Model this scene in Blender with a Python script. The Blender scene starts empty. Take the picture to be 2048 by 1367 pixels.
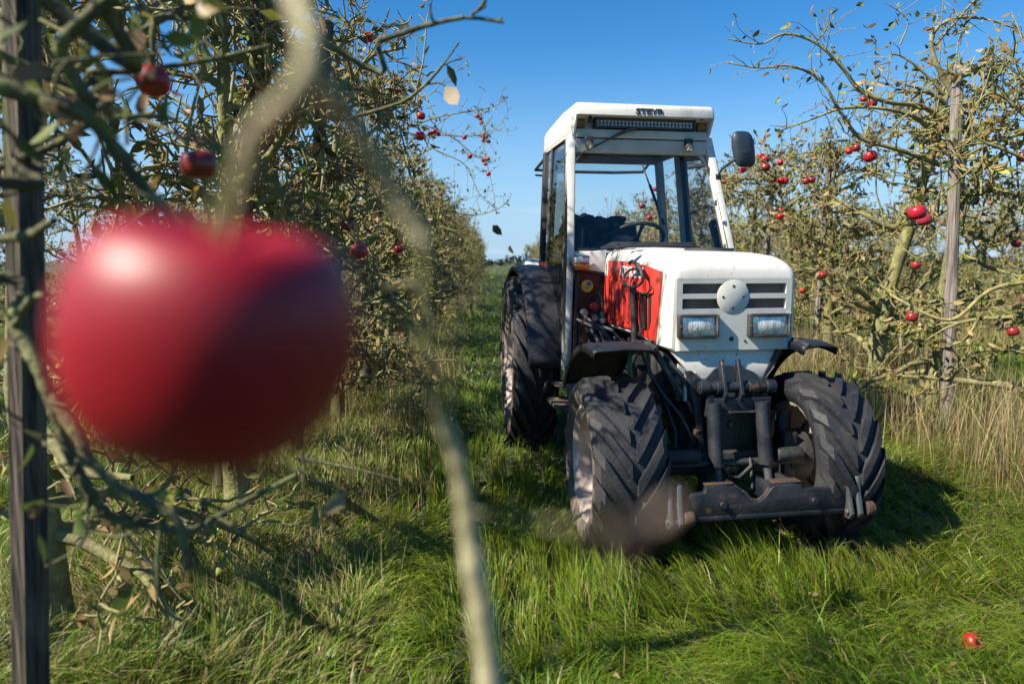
import bpy, bmesh, math, random
import numpy as np
from mathutils import Vector, Matrix

random.seed(7)
rng = np.random.default_rng(7)
R = math.radians
scene = bpy.context.scene
col = scene.collection

# ------------------------------------------------------------------ camera
CAM_H, FPX, CX, CY, HOR = 1.28, 1365.0, 1024.0, 683.5, 522.0
PIT = math.atan((CY - HOR) / FPX)
cd = bpy.data.cameras.new("camera")
cam = bpy.data.objects.new("camera", cd)
col.objects.link(cam)
cam.location = (0, 0, CAM_H)
cam.rotation_euler = (math.pi / 2 - PIT, 0, 0)
cd.sensor_width = 36.0
cd.lens = 36.0 * FPX / 2048.0
cd.clip_start, cd.clip_end = 0.01, 3000.0
cd.dof.use_dof = True
cd.dof.focus_distance = 3.6
cd.dof.aperture_fstop = 2.3
scene.camera = cam

# ------------------------------------------------------------------ sky, sun, exposure
SUN_DIR = Vector((-0.69, -0.28, 0.71)).normalized()      # towards the sun
SUN_EL = math.asin(SUN_DIR.z)
SUN_AZ = math.atan2(SUN_DIR.x, SUN_DIR.y)
world = bpy.data.worlds.new("World")
scene.world = world
world.use_nodes = True
wn = world.node_tree
bg = wn.nodes["Background"]
sky = wn.nodes.new("ShaderNodeTexSky")
sky.sky_type = 'NISHITA'
sky.sun_disc = False
sky.sun_elevation = SUN_EL
sky.sun_rotation = SUN_AZ
sky.air_density = 1.0
sky.dust_density = 0.1
sky.ozone_density = 4.0
hs = wn.nodes.new('ShaderNodeHueSaturation')
hs.inputs['Saturation'].default_value = 1.34
wn.links.new(sky.outputs[0], hs.inputs['Color'])
# paler, bluish-white air towards the horizon
wt = wn.nodes.new("ShaderNodeTexCoord")
ws = wn.nodes.new("ShaderNodeSeparateXYZ")
wn.links.new(wt.outputs["Generated"], ws.inputs[0])
wr = wn.nodes.new("ShaderNodeMapRange")
wr.interpolation_type = 'SMOOTHSTEP'
wr.inputs[1].default_value, wr.inputs[2].default_value = -0.02, 0.30
wr.inputs[3].default_value, wr.inputs[4].default_value = 0.9, 0.0
wn.links.new(ws.outputs[2], wr.inputs[0])
wm = wn.nodes.new("ShaderNodeMix")
wm.data_type = 'RGBA'
wm.inputs[7].default_value = (2.3, 3.75, 5.4, 1)
wn.links.new(wr.outputs[0], wm.inputs[0])
wn.links.new(hs.outputs[0], wm.inputs[6])
# thin wisps of cloud low over the horizon
wmp = wn.nodes.new("ShaderNodeMapping")
wmp.inputs["Scale"].default_value = (2.2, 2.2, 11.0)
wn.links.new(wt.outputs["Generated"], wmp.inputs[0])
wnz = wn.nodes.new("ShaderNodeTexNoise")
wnz.inputs["Scale"].default_value = 2.6
wnz.inputs["Detail"].default_value = 6
wn.links.new(wmp.outputs[0], wnz.inputs["Vector"])
wc1 = wn.nodes.new("ShaderNodeMapRange")
wc1.inputs[1].default_value, wc1.inputs[2].default_value = 0.52, 0.72
wn.links.new(wnz.outputs[0], wc1.inputs[0])
wc2 = wn.nodes.new("ShaderNodeMapRange")
wc2.inputs[1].default_value, wc2.inputs[2].default_value = 0.02, 0.16
wc2.inputs[3].default_value, wc2.inputs[4].default_value = 0.55, 0.0
wn.links.new(ws.outputs[2], wc2.inputs[0])
wml = wn.nodes.new("ShaderNodeMath")
wml.operation = 'MULTIPLY'
wn.links.new(wc1.outputs[0], wml.inputs[0])
wn.links.new(wc2.outputs[0], wml.inputs[1])
wcm = wn.nodes.new("ShaderNodeMix")
wcm.data_type = 'RGBA'
wcm.inputs[7].default_value = (5.2, 5.5, 6.0, 1)
wn.links.new(wml.outputs[0], wcm.inputs[0])
wn.links.new(wm.outputs[2], wcm.inputs[6])
wn.links.new(wcm.outputs[2], bg.inputs[0])
bg.inputs[1].default_value = 0.082
sd = bpy.data.lights.new("sun", 'SUN')
sun = bpy.data.objects.new("sun", sd)
col.objects.link(sun)
sd.energy = 5.0
sd.angle = R(0.53)
sd.color = (1.0, 0.91, 0.77)
sun.rotation_euler = SUN_DIR.to_track_quat('Z', 'Y').to_euler()
sun.location = SUN_DIR * 60
scene.view_settings.view_transform = 'Standard'
scene.view_settings.look = 'None'
scene.view_settings.exposure = 1.0
scene.view_settings.gamma = 1.0
scene.cycles.max_bounces = 6
scene.cycles.diffuse_bounces = 3
scene.cycles.glossy_bounces = 3
scene.cycles.transmission_bounces = 4
scene.cycles.transparent_max_bounces = 8
scene.cycles.caustics_reflective = False
scene.cycles.caustics_refractive = False
scene.cycles.use_denoising = True


def ray(px, py):
    a = (px - CX) / FPX
    b = (CY - py) / FPX
    return Vector((a, math.cos(PIT) + b * math.sin(PIT), -math.sin(PIT) + b * math.cos(PIT)))


def at(px, py, Y):
    """World point at distance Y in front of the camera, measured from the photograph."""
    r = ray(px, py)
    return Vector((0, 0, CAM_H)) + r * (Y / r.y)


# ------------------------------------------------------------------ materials
def new_mat(name):
    m = bpy.data.materials.new(name)
    m.use_nodes = True
    nt = m.node_tree
    return m, nt, nt.nodes["Principled BSDF"]


def mixmat(name, c1, c2, scale=8, rough=0.5, rough2=None, metal=0.0, detail=5, lo=0.4, hi=0.65, bump=0.0,
           bscale=None, stretch=None, spec=0.5, coat=0.0, c3=None, scale3=40, lo3=0.6, hi3=0.7):
    m, nt, b = new_mat(name)
    N, Lk = nt.nodes, nt.links
    tc = N.new("ShaderNodeTexCoord")
    mp = N.new("ShaderNodeMapping")
    Lk.new(tc.outputs["Object"], mp.inputs[0])
    if stretch:
        mp.inputs["Scale"].default_value = stretch
    nz = N.new("ShaderNodeTexNoise")
    nz.inputs["Scale"].default_value = scale
    nz.inputs["Detail"].default_value = detail
    Lk.new(mp.outputs[0], nz.inputs["Vector"])
    mr = N.new("ShaderNodeMapRange")
    mr.inputs[1].default_value, mr.inputs[2].default_value = lo, hi
    Lk.new(nz.outputs[0], mr.inputs[0])
    mx = N.new("ShaderNodeMix")
    mx.data_type = 'RGBA'
    mx.inputs[6].default_value = (*c1, 1)
    mx.inputs[7].default_value = (*c2, 1)
    Lk.new(mr.outputs[0], mx.inputs[0])
    out = mx.outputs[2]
    if c3 is not None:
        n3 = N.new("ShaderNodeTexNoise")
        n3.inputs["Scale"].default_value = scale3
        n3.inputs["Detail"].default_value = 6
        Lk.new(mp.outputs[0], n3.inputs["Vector"])
        m3 = N.new("ShaderNodeMapRange")
        m3.inputs[1].default_value, m3.inputs[2].default_value = lo3, hi3
        Lk.new(n3.outputs[0], m3.inputs[0])
        x3 = N.new("ShaderNodeMix")
        x3.data_type = 'RGBA'
        Lk.new(m3.outputs[0], x3.inputs[0])
        Lk.new(out, x3.inputs[6])
        x3.inputs[7].default_value = (*c3, 1)
        out = x3.outputs[2]
    Lk.new(out, b.inputs["Base Color"])
    b.inputs["Metallic"].default_value = metal
    b.inputs["Specular IOR Level"].default_value = spec
    b.inputs["Coat Weight"].default_value = coat
    r2 = rough if rough2 is None else rough2
    rr = N.new("ShaderNodeMapRange")
    rr.inputs[3].default_value, rr.inputs[4].default_value = rough, r2
    Lk.new(mr.outputs[0], rr.inputs[0])
    Lk.new(rr.outputs[0], b.inputs["Roughness"])
    if bump:
        bn = N.new("ShaderNodeTexNoise")
        bn.inputs["Scale"].default_value = bscale or scale * 3
        bn.inputs["Detail"].default_value = 6
        Lk.new(mp.outputs[0], bn.inputs["Vector"])
        bp = N.new("ShaderNodeBump")
        bp.inputs["Strength"].default_value = bump
        bp.inputs["Distance"].default_value = 0.01
        Lk.new(bn.outputs[0], bp.inputs["Height"])
        Lk.new(bp.outputs[0], b.inputs["Normal"])
    return m


def leafmat(name, transl=0.35, rough=0.5, spec=0.4, gain=1.0):
    """Colour comes from the per-leaf / per-blade attribute col; part of the light passes through."""
    m, nt, b = new_mat(name)
    N, Lk = nt.nodes, nt.links
    a = N.new("ShaderNodeAttribute")
    a.attribute_name = "col"
    src = a.outputs["Color"]
    Lk.new(src, b.inputs["Base Color"])
    b.inputs["Roughness"].default_value = rough
    b.inputs["Specular IOR Level"].default_value = spec
    t = N.new("ShaderNodeBsdfTranslucent")
    Lk.new(src, t.inputs["Color"])
    ms = N.new("ShaderNodeMixShader")
    ms.inputs[0].default_value = transl
    Lk.new(b.outputs[0], ms.inputs[1])
    Lk.new(t.outputs[0], ms.inputs[2])
    Lk.new(ms.outputs[0], N["Material Output"].inputs["Surface"])
    return m


def glassmat(name, tint=(0.92, 0.96, 0.96), gloss=0.12, rough=0.02):
    m, nt, b = new_mat(name)
    N, Lk = nt.nodes, nt.links
    N.remove(b)
    tr = N.new("ShaderNodeBsdfTransparent")
    tr.inputs[0].default_value = (*tint, 1)
    gl = N.new("ShaderNodeBsdfGlossy")
    gl.inputs["Roughness"].default_value = rough
    fr = N.new("ShaderNodeFresnel")
    fr.inputs[0].default_value = 1.5
    ad = N.new("ShaderNodeMath")
    ad.operation = 'ADD'
    ad.use_clamp = True
    ad.inputs[1].default_value = gloss - 0.04
    Lk.new(fr.outputs[0], ad.inputs[0])
    ms = N.new("ShaderNodeMixShader")
    Lk.new(ad.outputs[0], ms.inputs[0])
    Lk.new(tr.outputs[0], ms.inputs[1])
    Lk.new(gl.outputs[0], ms.inputs[2])
    Lk.new(ms.outputs[0], N["Material Output"].inputs["Surface"])
    return m


M = {}
M['white'] = mixmat('white_paint', (0.63, 0.62, 0.565), (0.47, 0.45, 0.38), 6, 0.42, 0.6, lo=0.48, hi=0.75, coat=0.08,
                    c3=(0.26, 0.20, 0.14), scale3=34, lo3=0.64, hi3=0.80, bump=0.04, bscale=30)
M['red'] = mixmat('red_paint', (0.62, 0.035, 0.022), (0.40, 0.045, 0.035), 7, 0.45, 0.6, lo=0.42, hi=0.7, coat=0.05,
                  c3=(0.12, 0.06, 0.045), scale3=38, lo3=0.62, hi3=0.74)
M['redtrim'] = mixmat('red_trim', (0.75, 0.06, 0.03), (0.45, 0.05, 0.04), 20, 0.5)
M['rubber'] = mixmat('tyre_rubber', (0.014, 0.015, 0.020), (0.036, 0.036, 0.037), 6, 0.62, 0.8, lo=0.42, hi=0.7, bump=0.35,
                     bscale=60, c3=(0.07, 0.06, 0.05), scale3=22, lo3=0.62, hi3=0.82)
M['mudrubber'] = mixmat('muddy_rubber', (0.14, 0.108, 0.085), (0.055, 0.047, 0.043), 9, 0.8, bump=0.4, bscale=50)
M['plastic'] = mixmat('black_plastic', (0.018, 0.019, 0.022), (0.045, 0.045, 0.045), 9, 0.5, 0.7, bump=0.15, bscale=80)
M['fender'] = mixmat('black_fender', (0.012, 0.014, 0.019), (0.032, 0.031, 0.03), 6, 0.5, 0.7, lo=0.5, hi=0.8, bump=0.3,
                     bscale=40)
M['mud'] = mixmat('dried_mud', (0.10, 0.065, 0.04), (0.05, 0.036, 0.026), 14, 0.9, bump=0.6, bscale=50)
M['steel'] = mixmat('dark_blue_steel', (0.014, 0.019, 0.028), (0.034, 0.037, 0.043), 12, 0.45, 0.6, metal=0.25, bump=0.2,
                    bscale=60, c3=(0.16, 0.075, 0.035), scale3=16, lo3=0.60, hi3=0.72)
M['greysteel'] = mixmat('grey_steel', (0.10, 0.105, 0.11), (0.05, 0.05, 0.05), 14, 0.45, 0.6, metal=0.3,
                        c3=(0.16, 0.08, 0.04), scale3=20, lo3=0.62, hi3=0.74, bump=0.2, bscale=70)
M['rust'] = mixmat('rusty_steel', (0.07, 0.037, 0.024), (0.03, 0.023, 0.019), 18, 0.85, bump=0.5, bscale=70)
M['meshwire'] = mixmat('grille_wire', (0.30, 0.30, 0.29), (0.18, 0.18, 0.17), 20, 0.5, metal=0.3)
M['chrome'] = mixmat('bright_steel', (0.55, 0.55, 0.55), (0.35, 0.33, 0.3), 20, 0.25, 0.45, metal=0.9)
M['engine'] = mixmat('dark_engine', (0.018, 0.022, 0.02), (0.04, 0.04, 0.036), 12, 0.55, 0.8, bump=0.4, bscale=50)
M['darkgreen'] = mixmat('dark_green_paint', (0.02, 0.04, 0.032), (0.035, 0.045, 0.04), 10, 0.55, bump=0.3, bscale=50)
M['maroon'] = mixmat('maroon_panel', (0.06, 0.022, 0.026), (0.03, 0.018, 0.02), 5, 0.3, 0.45)
M['rim'] = mixmat('beige_rim', (0.44, 0.365, 0.31), (0.28, 0.215, 0.165), 7, 0.55, 0.75, lo=0.4, hi=0.75,
                  c3=(0.16, 0.11, 0.08), scale3=24, lo3=0.64, hi3=0.76)
M['beige'] = mixmat('beige_lining', (0.42, 0.36, 0.26), (0.32, 0.26, 0.18), 6, 0.8)
M['greygreen'] = mixmat('grey_paint', (0.42, 0.43, 0.38), (0.33, 0.33, 0.28), 6, 0.5)
M['brownbox'] = mixmat('brown_wood', (0.30, 0.15, 0.06), (0.2, 0.1, 0.04), 20, 0.7)
M['cabblack'] = mixmat('cab_trim', (0.015, 0.016, 0.018), (0.03, 0.03, 0.03), 9, 0.6, 0.75)
M['fabric'] = mixmat('black_cloth', (0.014, 0.015, 0.017), (0.03, 0.03, 0.034), 12, 0.85, bump=0.5, bscale=25)
M['greycloth'] = mixmat('grey_cloth', (0.09, 0.09, 0.10), (0.06, 0.06, 0.065), 14, 0.8)
M['glass'] = glassmat('clear_glass', (0.94, 0.97, 0.97), 0.05)
M['tinted'] = glassmat('tinted_glass', (0.42, 0.46, 0.46), 0.14)
M['lens'] = mixmat('lamp_lens', (0.90, 0.89, 0.86), (0.50, 0.50, 0.48), 60, 0.2, 0.3, metal=0.45, stretch=(1, 1, .25), bump=0.5, bscale=160)
M['amber'] = mixmat('amber_lens', (0.75, 0.25, 0.02), (0.6, 0.16, 0.01), 20, 0.2)
M['clearlens'] = mixmat('clear_lens', (0.6, 0.6, 0.6), (0.4, 0.4, 0.42), 60, 0.15, metal=0.3)
M['led'] = mixmat('led_reflector', (0.92, 0.92, 0.88), (0.6, 0.6, 0.56), 90, 0.35, 0.45, metal=0.0)
M['mirror_back'] = mixmat('mirror_back', (0.018, 0.03, 0.05), (0.03, 0.04, 0.055), 10, 0.35, 0.5)
M['whiteink'] = mixmat('white_lettering', (0.8, 0.8, 0.78), (0.7, 0.7, 0.68), 20, 0.5)
M['blackink'] = mixmat('black_lettering', (0.02, 0.02, 0.02), (0.03, 0.03, 0.03), 20, 0.5)
M['yellow'] = mixmat('yellow_sticker', (0.55, 0.52, 0.06), (0.45, 0.5, 0.06), 30, 0.5)
M['blue'] = mixmat('blue_sticker', (0.03, 0.12, 0.5), (0.03, 0.1, 0.4), 30, 0.5)
M['green'] = mixmat('green_paint', (0.05, 0.32, 0.12), (0.04, 0.25, 0.09), 30, 0.45)
M['greybadge'] = mixmat('dark_badge', (0.05, 0.05, 0.06), (0.07, 0.07, 0.08), 20, 0.5)
M['post'] = mixmat('shaded_weathered_wood', (0.135, 0.10, 0.075), (0.022, 0.017, 0.014), 75, 0.9, stretch=(1, 1, 0.06), lo=0.38, hi=0.62,
                   bump=1.0, bscale=110, c3=(0.11, 0.12, 0.045), scale3=9, lo3=0.55, hi3=0.68)  # left-row posts: the shade of the trees is put into this darker wood
M['sunlitpost'] = mixmat('sunlit_grey_wood', (0.30, 0.265, 0.235), (0.12, 0.10, 0.085), 60, 0.9, stretch=(1, 1, 0.06), lo=0.38, hi=0.62,
                        bump=1.0, bscale=110, c3=(0.17, 0.16, 0.085), scale3=9, lo3=0.55, hi3=0.68)  # right-row posts: the same wood with sunlight put into a lighter tone
M['bark'] = mixmat('lichen_bark', (0.215, 0.21, 0.078), (0.13, 0.11, 0.055), 11, 0.9, lo=0.38, hi=0.66, bump=0.8, bscale=60,
                   c3=(0.28, 0.29, 0.10), scale3=28, lo3=0.55, hi3=0.68)
M['darkbark'] = mixmat('dark_bark', (0.075, 0.06, 0.045), (0.12, 0.115, 0.055), 9, 0.95, lo=0.4, hi=0.7, bump=1.0, bscale=50,
                       c3=(0.17, 0.17, 0.07), scale3=16, lo3=0.55, hi3=0.7)
M['twig'] = mixmat('twig_bark', (0.29, 0.265, 0.10), (0.17, 0.135, 0.07), 15, 0.85, lo=0.4, hi=0.65, bump=0.5, bscale=60)
M['shadedmoss'] = mixmat('shaded_mossy_bark', (0.13, 0.135, 0.05), (0.065, 0.055, 0.035), 13, 0.9, lo=0.38, hi=0.66, bump=0.8, bscale=60,
                   c3=(0.22, 0.23, 0.08), scale3=30, lo3=0.56, hi3=0.7)  # moss, with the shade on these branches painted in as a darker tone
M['sunlitbark'] = mixmat('sunlit_twig', (0.40, 0.36, 0.21), (0.24, 0.22, 0.11), 30, 0.85, lo=0.4, hi=0.65, bump=0.5, bscale=80)  # sunlight on the nearest limbs painted in as a paler bark
M['leaf'] = leafmat('autumn_leaf', 0.30, 0.5, 0.35)
M['grassblade'] = leafmat('grass_blade', 0.32, 0.42, 0.45)


def apple_mat(name, red, dark, pale, hl=0.28):
    m, nt, b = new_mat(name)
    N, Lk = nt.nodes, nt.links
    tc = N.new("ShaderNodeTexCoord")
    mp = N.new("ShaderNodeMapping")
    mp.inputs["Scale"].default_value = (60, 60, 9)
    Lk.new(tc.outputs["Object"], mp.inputs[0])
    nz = N.new("ShaderNodeTexNoise")
    nz.inputs["Scale"].default_value = 1.3
    nz.inputs["Detail"].default_value = 6
    Lk.new(mp.outputs[0], nz.inputs["Vector"])
    cr = N.new("ShaderNodeValToRGB")
    e = cr.color_ramp.elements
    e[0].position, e[0].color = 0.25, (*dark, 1)
    e[1].position, e[1].color = 0.6, (*red, 1)
    k = e.new(0.88)
    k.color = (*pale, 1)
    Lk.new(nz.outputs[0], cr.inputs[0])
    oi = N.new("ShaderNodeObjectInfo")
    hv = N.new("ShaderNodeMapRange")
    hv.inputs[3].default_value, hv.inputs[4].default_value = 0.490, 0.507
    Lk.new(oi.outputs["Random"], hv.inputs[0])
    hh = N.new("ShaderNodeHueSaturation")
    Lk.new(hv.outputs[0], hh.inputs["Hue"])
    vv = N.new("ShaderNodeMapRange")
    vv.inputs[3].default_value, vv.inputs[4].default_value = 1.25, 0.8
    Lk.new(oi.outputs["Random"], vv.inputs[0])
    Lk.new(vv.outputs[0], hh.inputs["Value"])
    Lk.new(cr.outputs[0], hh.inputs["Color"])
    Lk.new(hh.outputs[0], b.inputs["Base Color"])
    b.inputs["Roughness"].default_value = hl
    b.inputs["Specular IOR Level"].default_value = 0.45
    return m


M['apple'] = apple_mat('red_apple', (0.42, 0.012, 0.014), (0.23, 0.006, 0.010), (0.50, 0.07, 0.04), 0.36)
M['appledark'] = apple_mat('crimson_apple', (0.37, 0.003, 0.026), (0.22, 0.002, 0.016), (0.48, 0.04, 0.05), 0.45)
M['apple2'] = apple_mat('blotchy_apple', (0.30, 0.022, 0.022), (0.14, 0.012, 0.014), (0.42, 0.2, 0.06), 0.3)


# ------------------------------------------------------------------ mesh helpers
def np_mesh(name, verts, tris=None, quads=None, mats=(), tri_mat=None, quad_mat=None, colors=None, smooth=True):
    me = bpy.data.meshes.new(name)
    verts = np.asarray(verts, np.float32)
    nt = 0 if tris is None else len(tris)
    nq = 0 if quads is None else len(quads)
    loops = []
    if nt:
        loops.append(np.asarray(tris, np.int32).ravel())
    if nq:
        loops.append(np.asarray(quads, np.int32).ravel())
    lp = np.concatenate(loops)
    me.vertices.add(len(verts))
    me.vertices.foreach_set("co", verts.ravel())
    me.loops.add(len(lp))
    me.loops.foreach_set("vertex_index", lp)
    tot = np.concatenate([np.full(nt, 3, np.int32), np.full(nq, 4, np.int32)])
    st = np.concatenate([[0], np.cumsum(tot)[:-1]]).astype(np.int32)
    me.polygons.add(nt + nq)
    me.polygons.foreach_set("loop_start", st)
    me.polygons.foreach_set("loop_total", tot)
    mi = np.zeros(nt + nq, np.int32)
    if tri_mat is not None and nt:
        mi[:nt] = tri_mat
    if quad_mat is not None and nq:
        mi[nt:] = quad_mat
    for m in mats:
        me.materials.append(m)
    me.polygons.foreach_set("material_index", mi)
    me.polygons.foreach_set("use_smooth", np.full(nt + nq, smooth, bool))
    if colors is not None:
        a = me.attributes.new("col", 'FLOAT_COLOR', 'POINT')
        c = np.ones((len(verts), 4), np.float32)
        c[:, :3] = colors
        a.data.foreach_set("color", c.ravel())
    me.update(calc_edges=True)
    me.validate()
    return me


def frame_for(d):
    d = Vector(d).normalized()
    a = Vector((0, 0, 1)) if abs(d.z) < 0.9 else Vector((1, 0, 0))
    x = d.cross(a).normalized()
    return x, d.cross(x).normalized()


class MB:
    """Collects simple solids and links them as one mesh."""
    def __init__(s):
        s.v, s.f, s.m = [], [], []

    def add(s, vs, fs, mi=0):
        o = len(s.v)
        s.v += [tuple(p) for p in vs]
        s.f += [tuple(i + o for i in f) for f in fs]
        s.m += [mi] * len(fs)
        return s

    def hexa(s, p, mi=0):
        return s.add(p, [(0, 3, 2, 1), (4, 5, 6, 7), (0, 1, 5, 4), (1, 2, 6, 5), (2, 3, 7, 6), (3, 0, 4, 7)], mi)

    def box(s, a, b, mi=0):
        (x0, y0, z0), (x1, y1, z1) = a, b
        return s.hexa([(x0, y0, z0), (x1, y0, z0), (x1, y1, z0), (x0, y1, z0),
                       (x0, y0, z1), (x1, y0, z1), (x1, y1, z1), (x0, y1, z1)], mi)

    def beam(s, pts, du, dv, mi=0):
        """Rectangular bar through pts, du x dv in the plan directions."""
        for p, q in zip(pts[:-1], pts[1:]):
            b = [(p[0] + sx * du / 2, p[1] + sy * dv / 2, p[2]) for sx, sy in ((-1, -1), (1, -1), (1, 1), (-1, 1))]
            t = [(q[0] + sx * du / 2, q[1] + sy * dv / 2, q[2]) for sx, sy in ((-1, -1), (1, -1), (1, 1), (-1, 1))]
            s.hexa(b + t, mi)
        return s

    def bar(s, p, q, w, h, mi=0, up=(0, 0, 1)):
        p, q = Vector(p), Vector(q)
        d = (q - p).normalized()
        x = d.cross(Vector(up)).normalized()
        y = x.cross(d).normalized()
        b = [p + x * (sx * w / 2) + y * (sy * h / 2) for sx, sy in ((-1, -1), (1, -1), (1, 1), (-1, 1))]
        t = [q + x * (sx * w / 2) + y * (sy * h / 2) for sx, sy in ((-1, -1), (1, -1), (1, 1), (-1, 1))]
        return s.hexa(b + t, mi)

    def prism(s, poly, vec, mi=0):
        n = len(poly)
        a = [Vector(p) for p in poly]
        b = [p + Vector(vec) for p in a]
        fs = [tuple(range(n - 1, -1, -1)), tuple(range(n, 2 * n))]
        fs += [(i, (i + 1) % n, n + (i + 1) % n, n + i) for i in range(n)]
        return s.add(a + b, fs, mi)

    def tube(s, pts, r, n=8, mi=0, cap=True):
        pts = [Vector(p) for p in pts]
        rs = r if isinstance(r, (list, tuple)) else [r] * len(pts)
        vs, prev = [], None
        for i, p in enumerate(pts):
            d = (pts[min(i + 1, len(pts) - 1)] - pts[max(i - 1, 0)]).normalized()
            if prev is None:
                x, y = frame_for(d)
            else:
                x = (prev - d * prev.dot(d)).normalized()
                y = d.cross(x)
            prev = x
            for k in range(n):
                t = 2 * math.pi * k / n
                vs.append(p + (x * math.cos(t) + y * math.sin(t)) * rs[i])
        fs = []
        for i in range(len(pts) - 1):
            for k in range(n):
                a, b = i * n + k, i * n + (k + 1) % n
                fs.append((a, b, b + n, a + n))
        if cap:
            fs.append(tuple(range(n - 1, -1, -1)))
            fs.append(tuple(range((len(pts) - 1) * n, len(pts) * n)))
        return s.add(vs, fs, mi)

    def cyl(s, p, q, r0, r1=None, n=16, mi=0):
        return s.tube([p, q], [r0, r0 if r1 is None else r1], n, mi)

    def lathe(s, org, axis, prof, n=24, mi=0, closed=False):
        """prof = (distance along axis, radius)."""
        org, axis = Vector(org), Vector(axis).normalized()
        x, y = frame_for(axis)
        vs, fs, ring = [], [], len(prof)
        for k in range(n):
            t = 2 * math.pi * k / n
            e = x * math.cos(t) + y * math.sin(t)
            for a, r in prof:
                vs.append(org + axis * a + e * r)
        m = ring if closed else ring - 1
        for k in range(n):
            for i in range(m):
                a, b = k * ring + i, k * ring + (i + 1) % ring
                c, d = ((k + 1) % n) * ring + (i + 1) % ring, ((k + 1) % n) * ring + i
                fs.append((a, b, c, d))
        return s.add(vs, fs, mi)

    def grid(s, rows, mi=0, thick=0.0, closed=False):
        nr, nc = len(rows), len(rows[0])
        vs = [p for r in rows for p in r]
        fs = []
        for i in range(nr - 1):
            for j in range(nc - (0 if closed else 1)):
                k = (j + 1) % nc
                fs.append((i * nc + j, i * nc + k, (i + 1) * nc + k, (i + 1) * nc + j))
        return s.add(vs, fs, mi)

    def build(s, name, mats, parent=None, tf=None, bevel=0.0, seg=2, ang=50, solid=0.0):
        me = bpy.data.meshes.new(name)
        vs = s.v if tf is None else [tf(*p) for p in s.v]
        me.from_pydata([tuple(p) for p in vs], [], s.f)
        mats = mats if isinstance(mats, (list, tuple)) else [mats]
        for m in mats:
            me.materials.append(m)
        me.polygons.foreach_set("material_index", s.m)
        bm = bmesh.new()
        bm.from_mesh(me)
        bmesh.ops.remove_doubles(bm, verts=bm.verts, dist=1e-5)
        bmesh.ops.recalc_face_normals(bm, faces=bm.faces)
        if bevel > 0:
            es = [e for e in bm.edges if len(e.link_faces) == 2 and e.calc_face_angle(0) > R(32)]
            bmesh.ops.bevel(bm, geom=es, offset=bevel, segments=seg, affect='EDGES', clamp_overlap=True, profile=0.5)
        bm.to_mesh(me)
        bm.free()
        me.polygons.foreach_set("use_smooth", np.full(len(me.polygons), True, bool))
        me.set_sharp_from_angle(angle=R(ang))
        o = bpy.data.objects.new(name, me)
        col.objects.link(o)
        if parent is not None:
            o.parent = parent
        if solid:
            md = o.modifiers.new("solid", 'SOLIDIFY')
            md.thickness = solid
            md.offset = 0
        return o


def islands(mb):
    """Splits a collector into its connected pieces."""
    par = list(range(len(mb.v)))

    def find(a):
        while par[a] != a:
            par[a] = par[par[a]]
            a = par[a]
        return a
    for f in mb.f:
        for k in f[1:]:
            par[find(k)] = find(f[0])
    groups = {}
    for f, mi in zip(mb.f, mb.m):
        groups.setdefault(find(f[0]), []).append((f, mi))
    out = []
    for g in groups.values():
        ids = sorted({k for f, _ in g for k in f})
        mp = {k: i for i, k in enumerate(ids)}
        n = MB()
        n.add([mb.v[k] for k in ids], [tuple(mp[k] for k in f) for f, _ in g])
        n.m = [mi for _, mi in g]
        out.append(n)
    return out


def tag(o, label=None, cat=None, group=None, kind=None):
    if label:
        o["label"] = label
    if cat:
        o["category"] = cat
    if group:
        o["group"] = group
    if kind:
        o["kind"] = kind
    return o


def empty(name, loc, rz=0.0):
    o = bpy.data.objects.new(name, None)
    col.objects.link(o)
    o.location = loc
    o.rotation_euler = (0, 0, rz)
    o.empty_display_size = 0.1
    return o


def copy_tree(o, parent=None):
    c = o.copy()
    col.objects.link(c)
    c.parent = parent
    for ch in list(o.children):
        copy_tree(ch, c)
    return c


def text_mesh(name, body, size, mat, parent, mtx, sx=1.0, depth=0.001, bold=0.0, sy=1.0):
    cu = bpy.data.curves.new(name, 'FONT')
    cu.body = body
    cu.size = size
    cu.extrude = depth
    cu.offset = bold
    cu.align_x = 'CENTER'
    cu.align_y = 'CENTER'
    tmp = bpy.data.objects.new(name, cu)
    col.objects.link(tmp)
    dg = bpy.context.evaluated_depsgraph_get()
    me = bpy.data.meshes.new_from_object(tmp.evaluated_get(dg))
    bpy.data.objects.remove(tmp)
    bpy.data.curves.remove(cu)
    me.transform(Matrix.Diagonal((sx, sy, 1, 1)))
    me.transform(mtx)
    me.materials.clear()
    me.materials.append(mat)
    o = bpy.data.objects.new(name, me)
    col.objects.link(o)
    o.parent = parent
    return o

# ------------------------------------------------------------------ tractor (u forward, v towards its right side, w up)
TX, TY, TYAW = 0.991, 3.036, 0.152


def T(u, v, w):
    return (-v, -u, w)


def sub(mb, name, mat, parent, bevel=0.0, **k):
    return mb.build(name, mat, parent, T, bevel, **k)


def sub_each(mb, name, mat, parent, bevel=0.0, **k):
    return [n.build(name, mat, parent, T, bevel, **k) for n in islands(mb)][0]


def circ(cu, cw, r, a, v):
    return (cu + r * math.cos(a), v, cw + r * math.sin(a))


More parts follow.
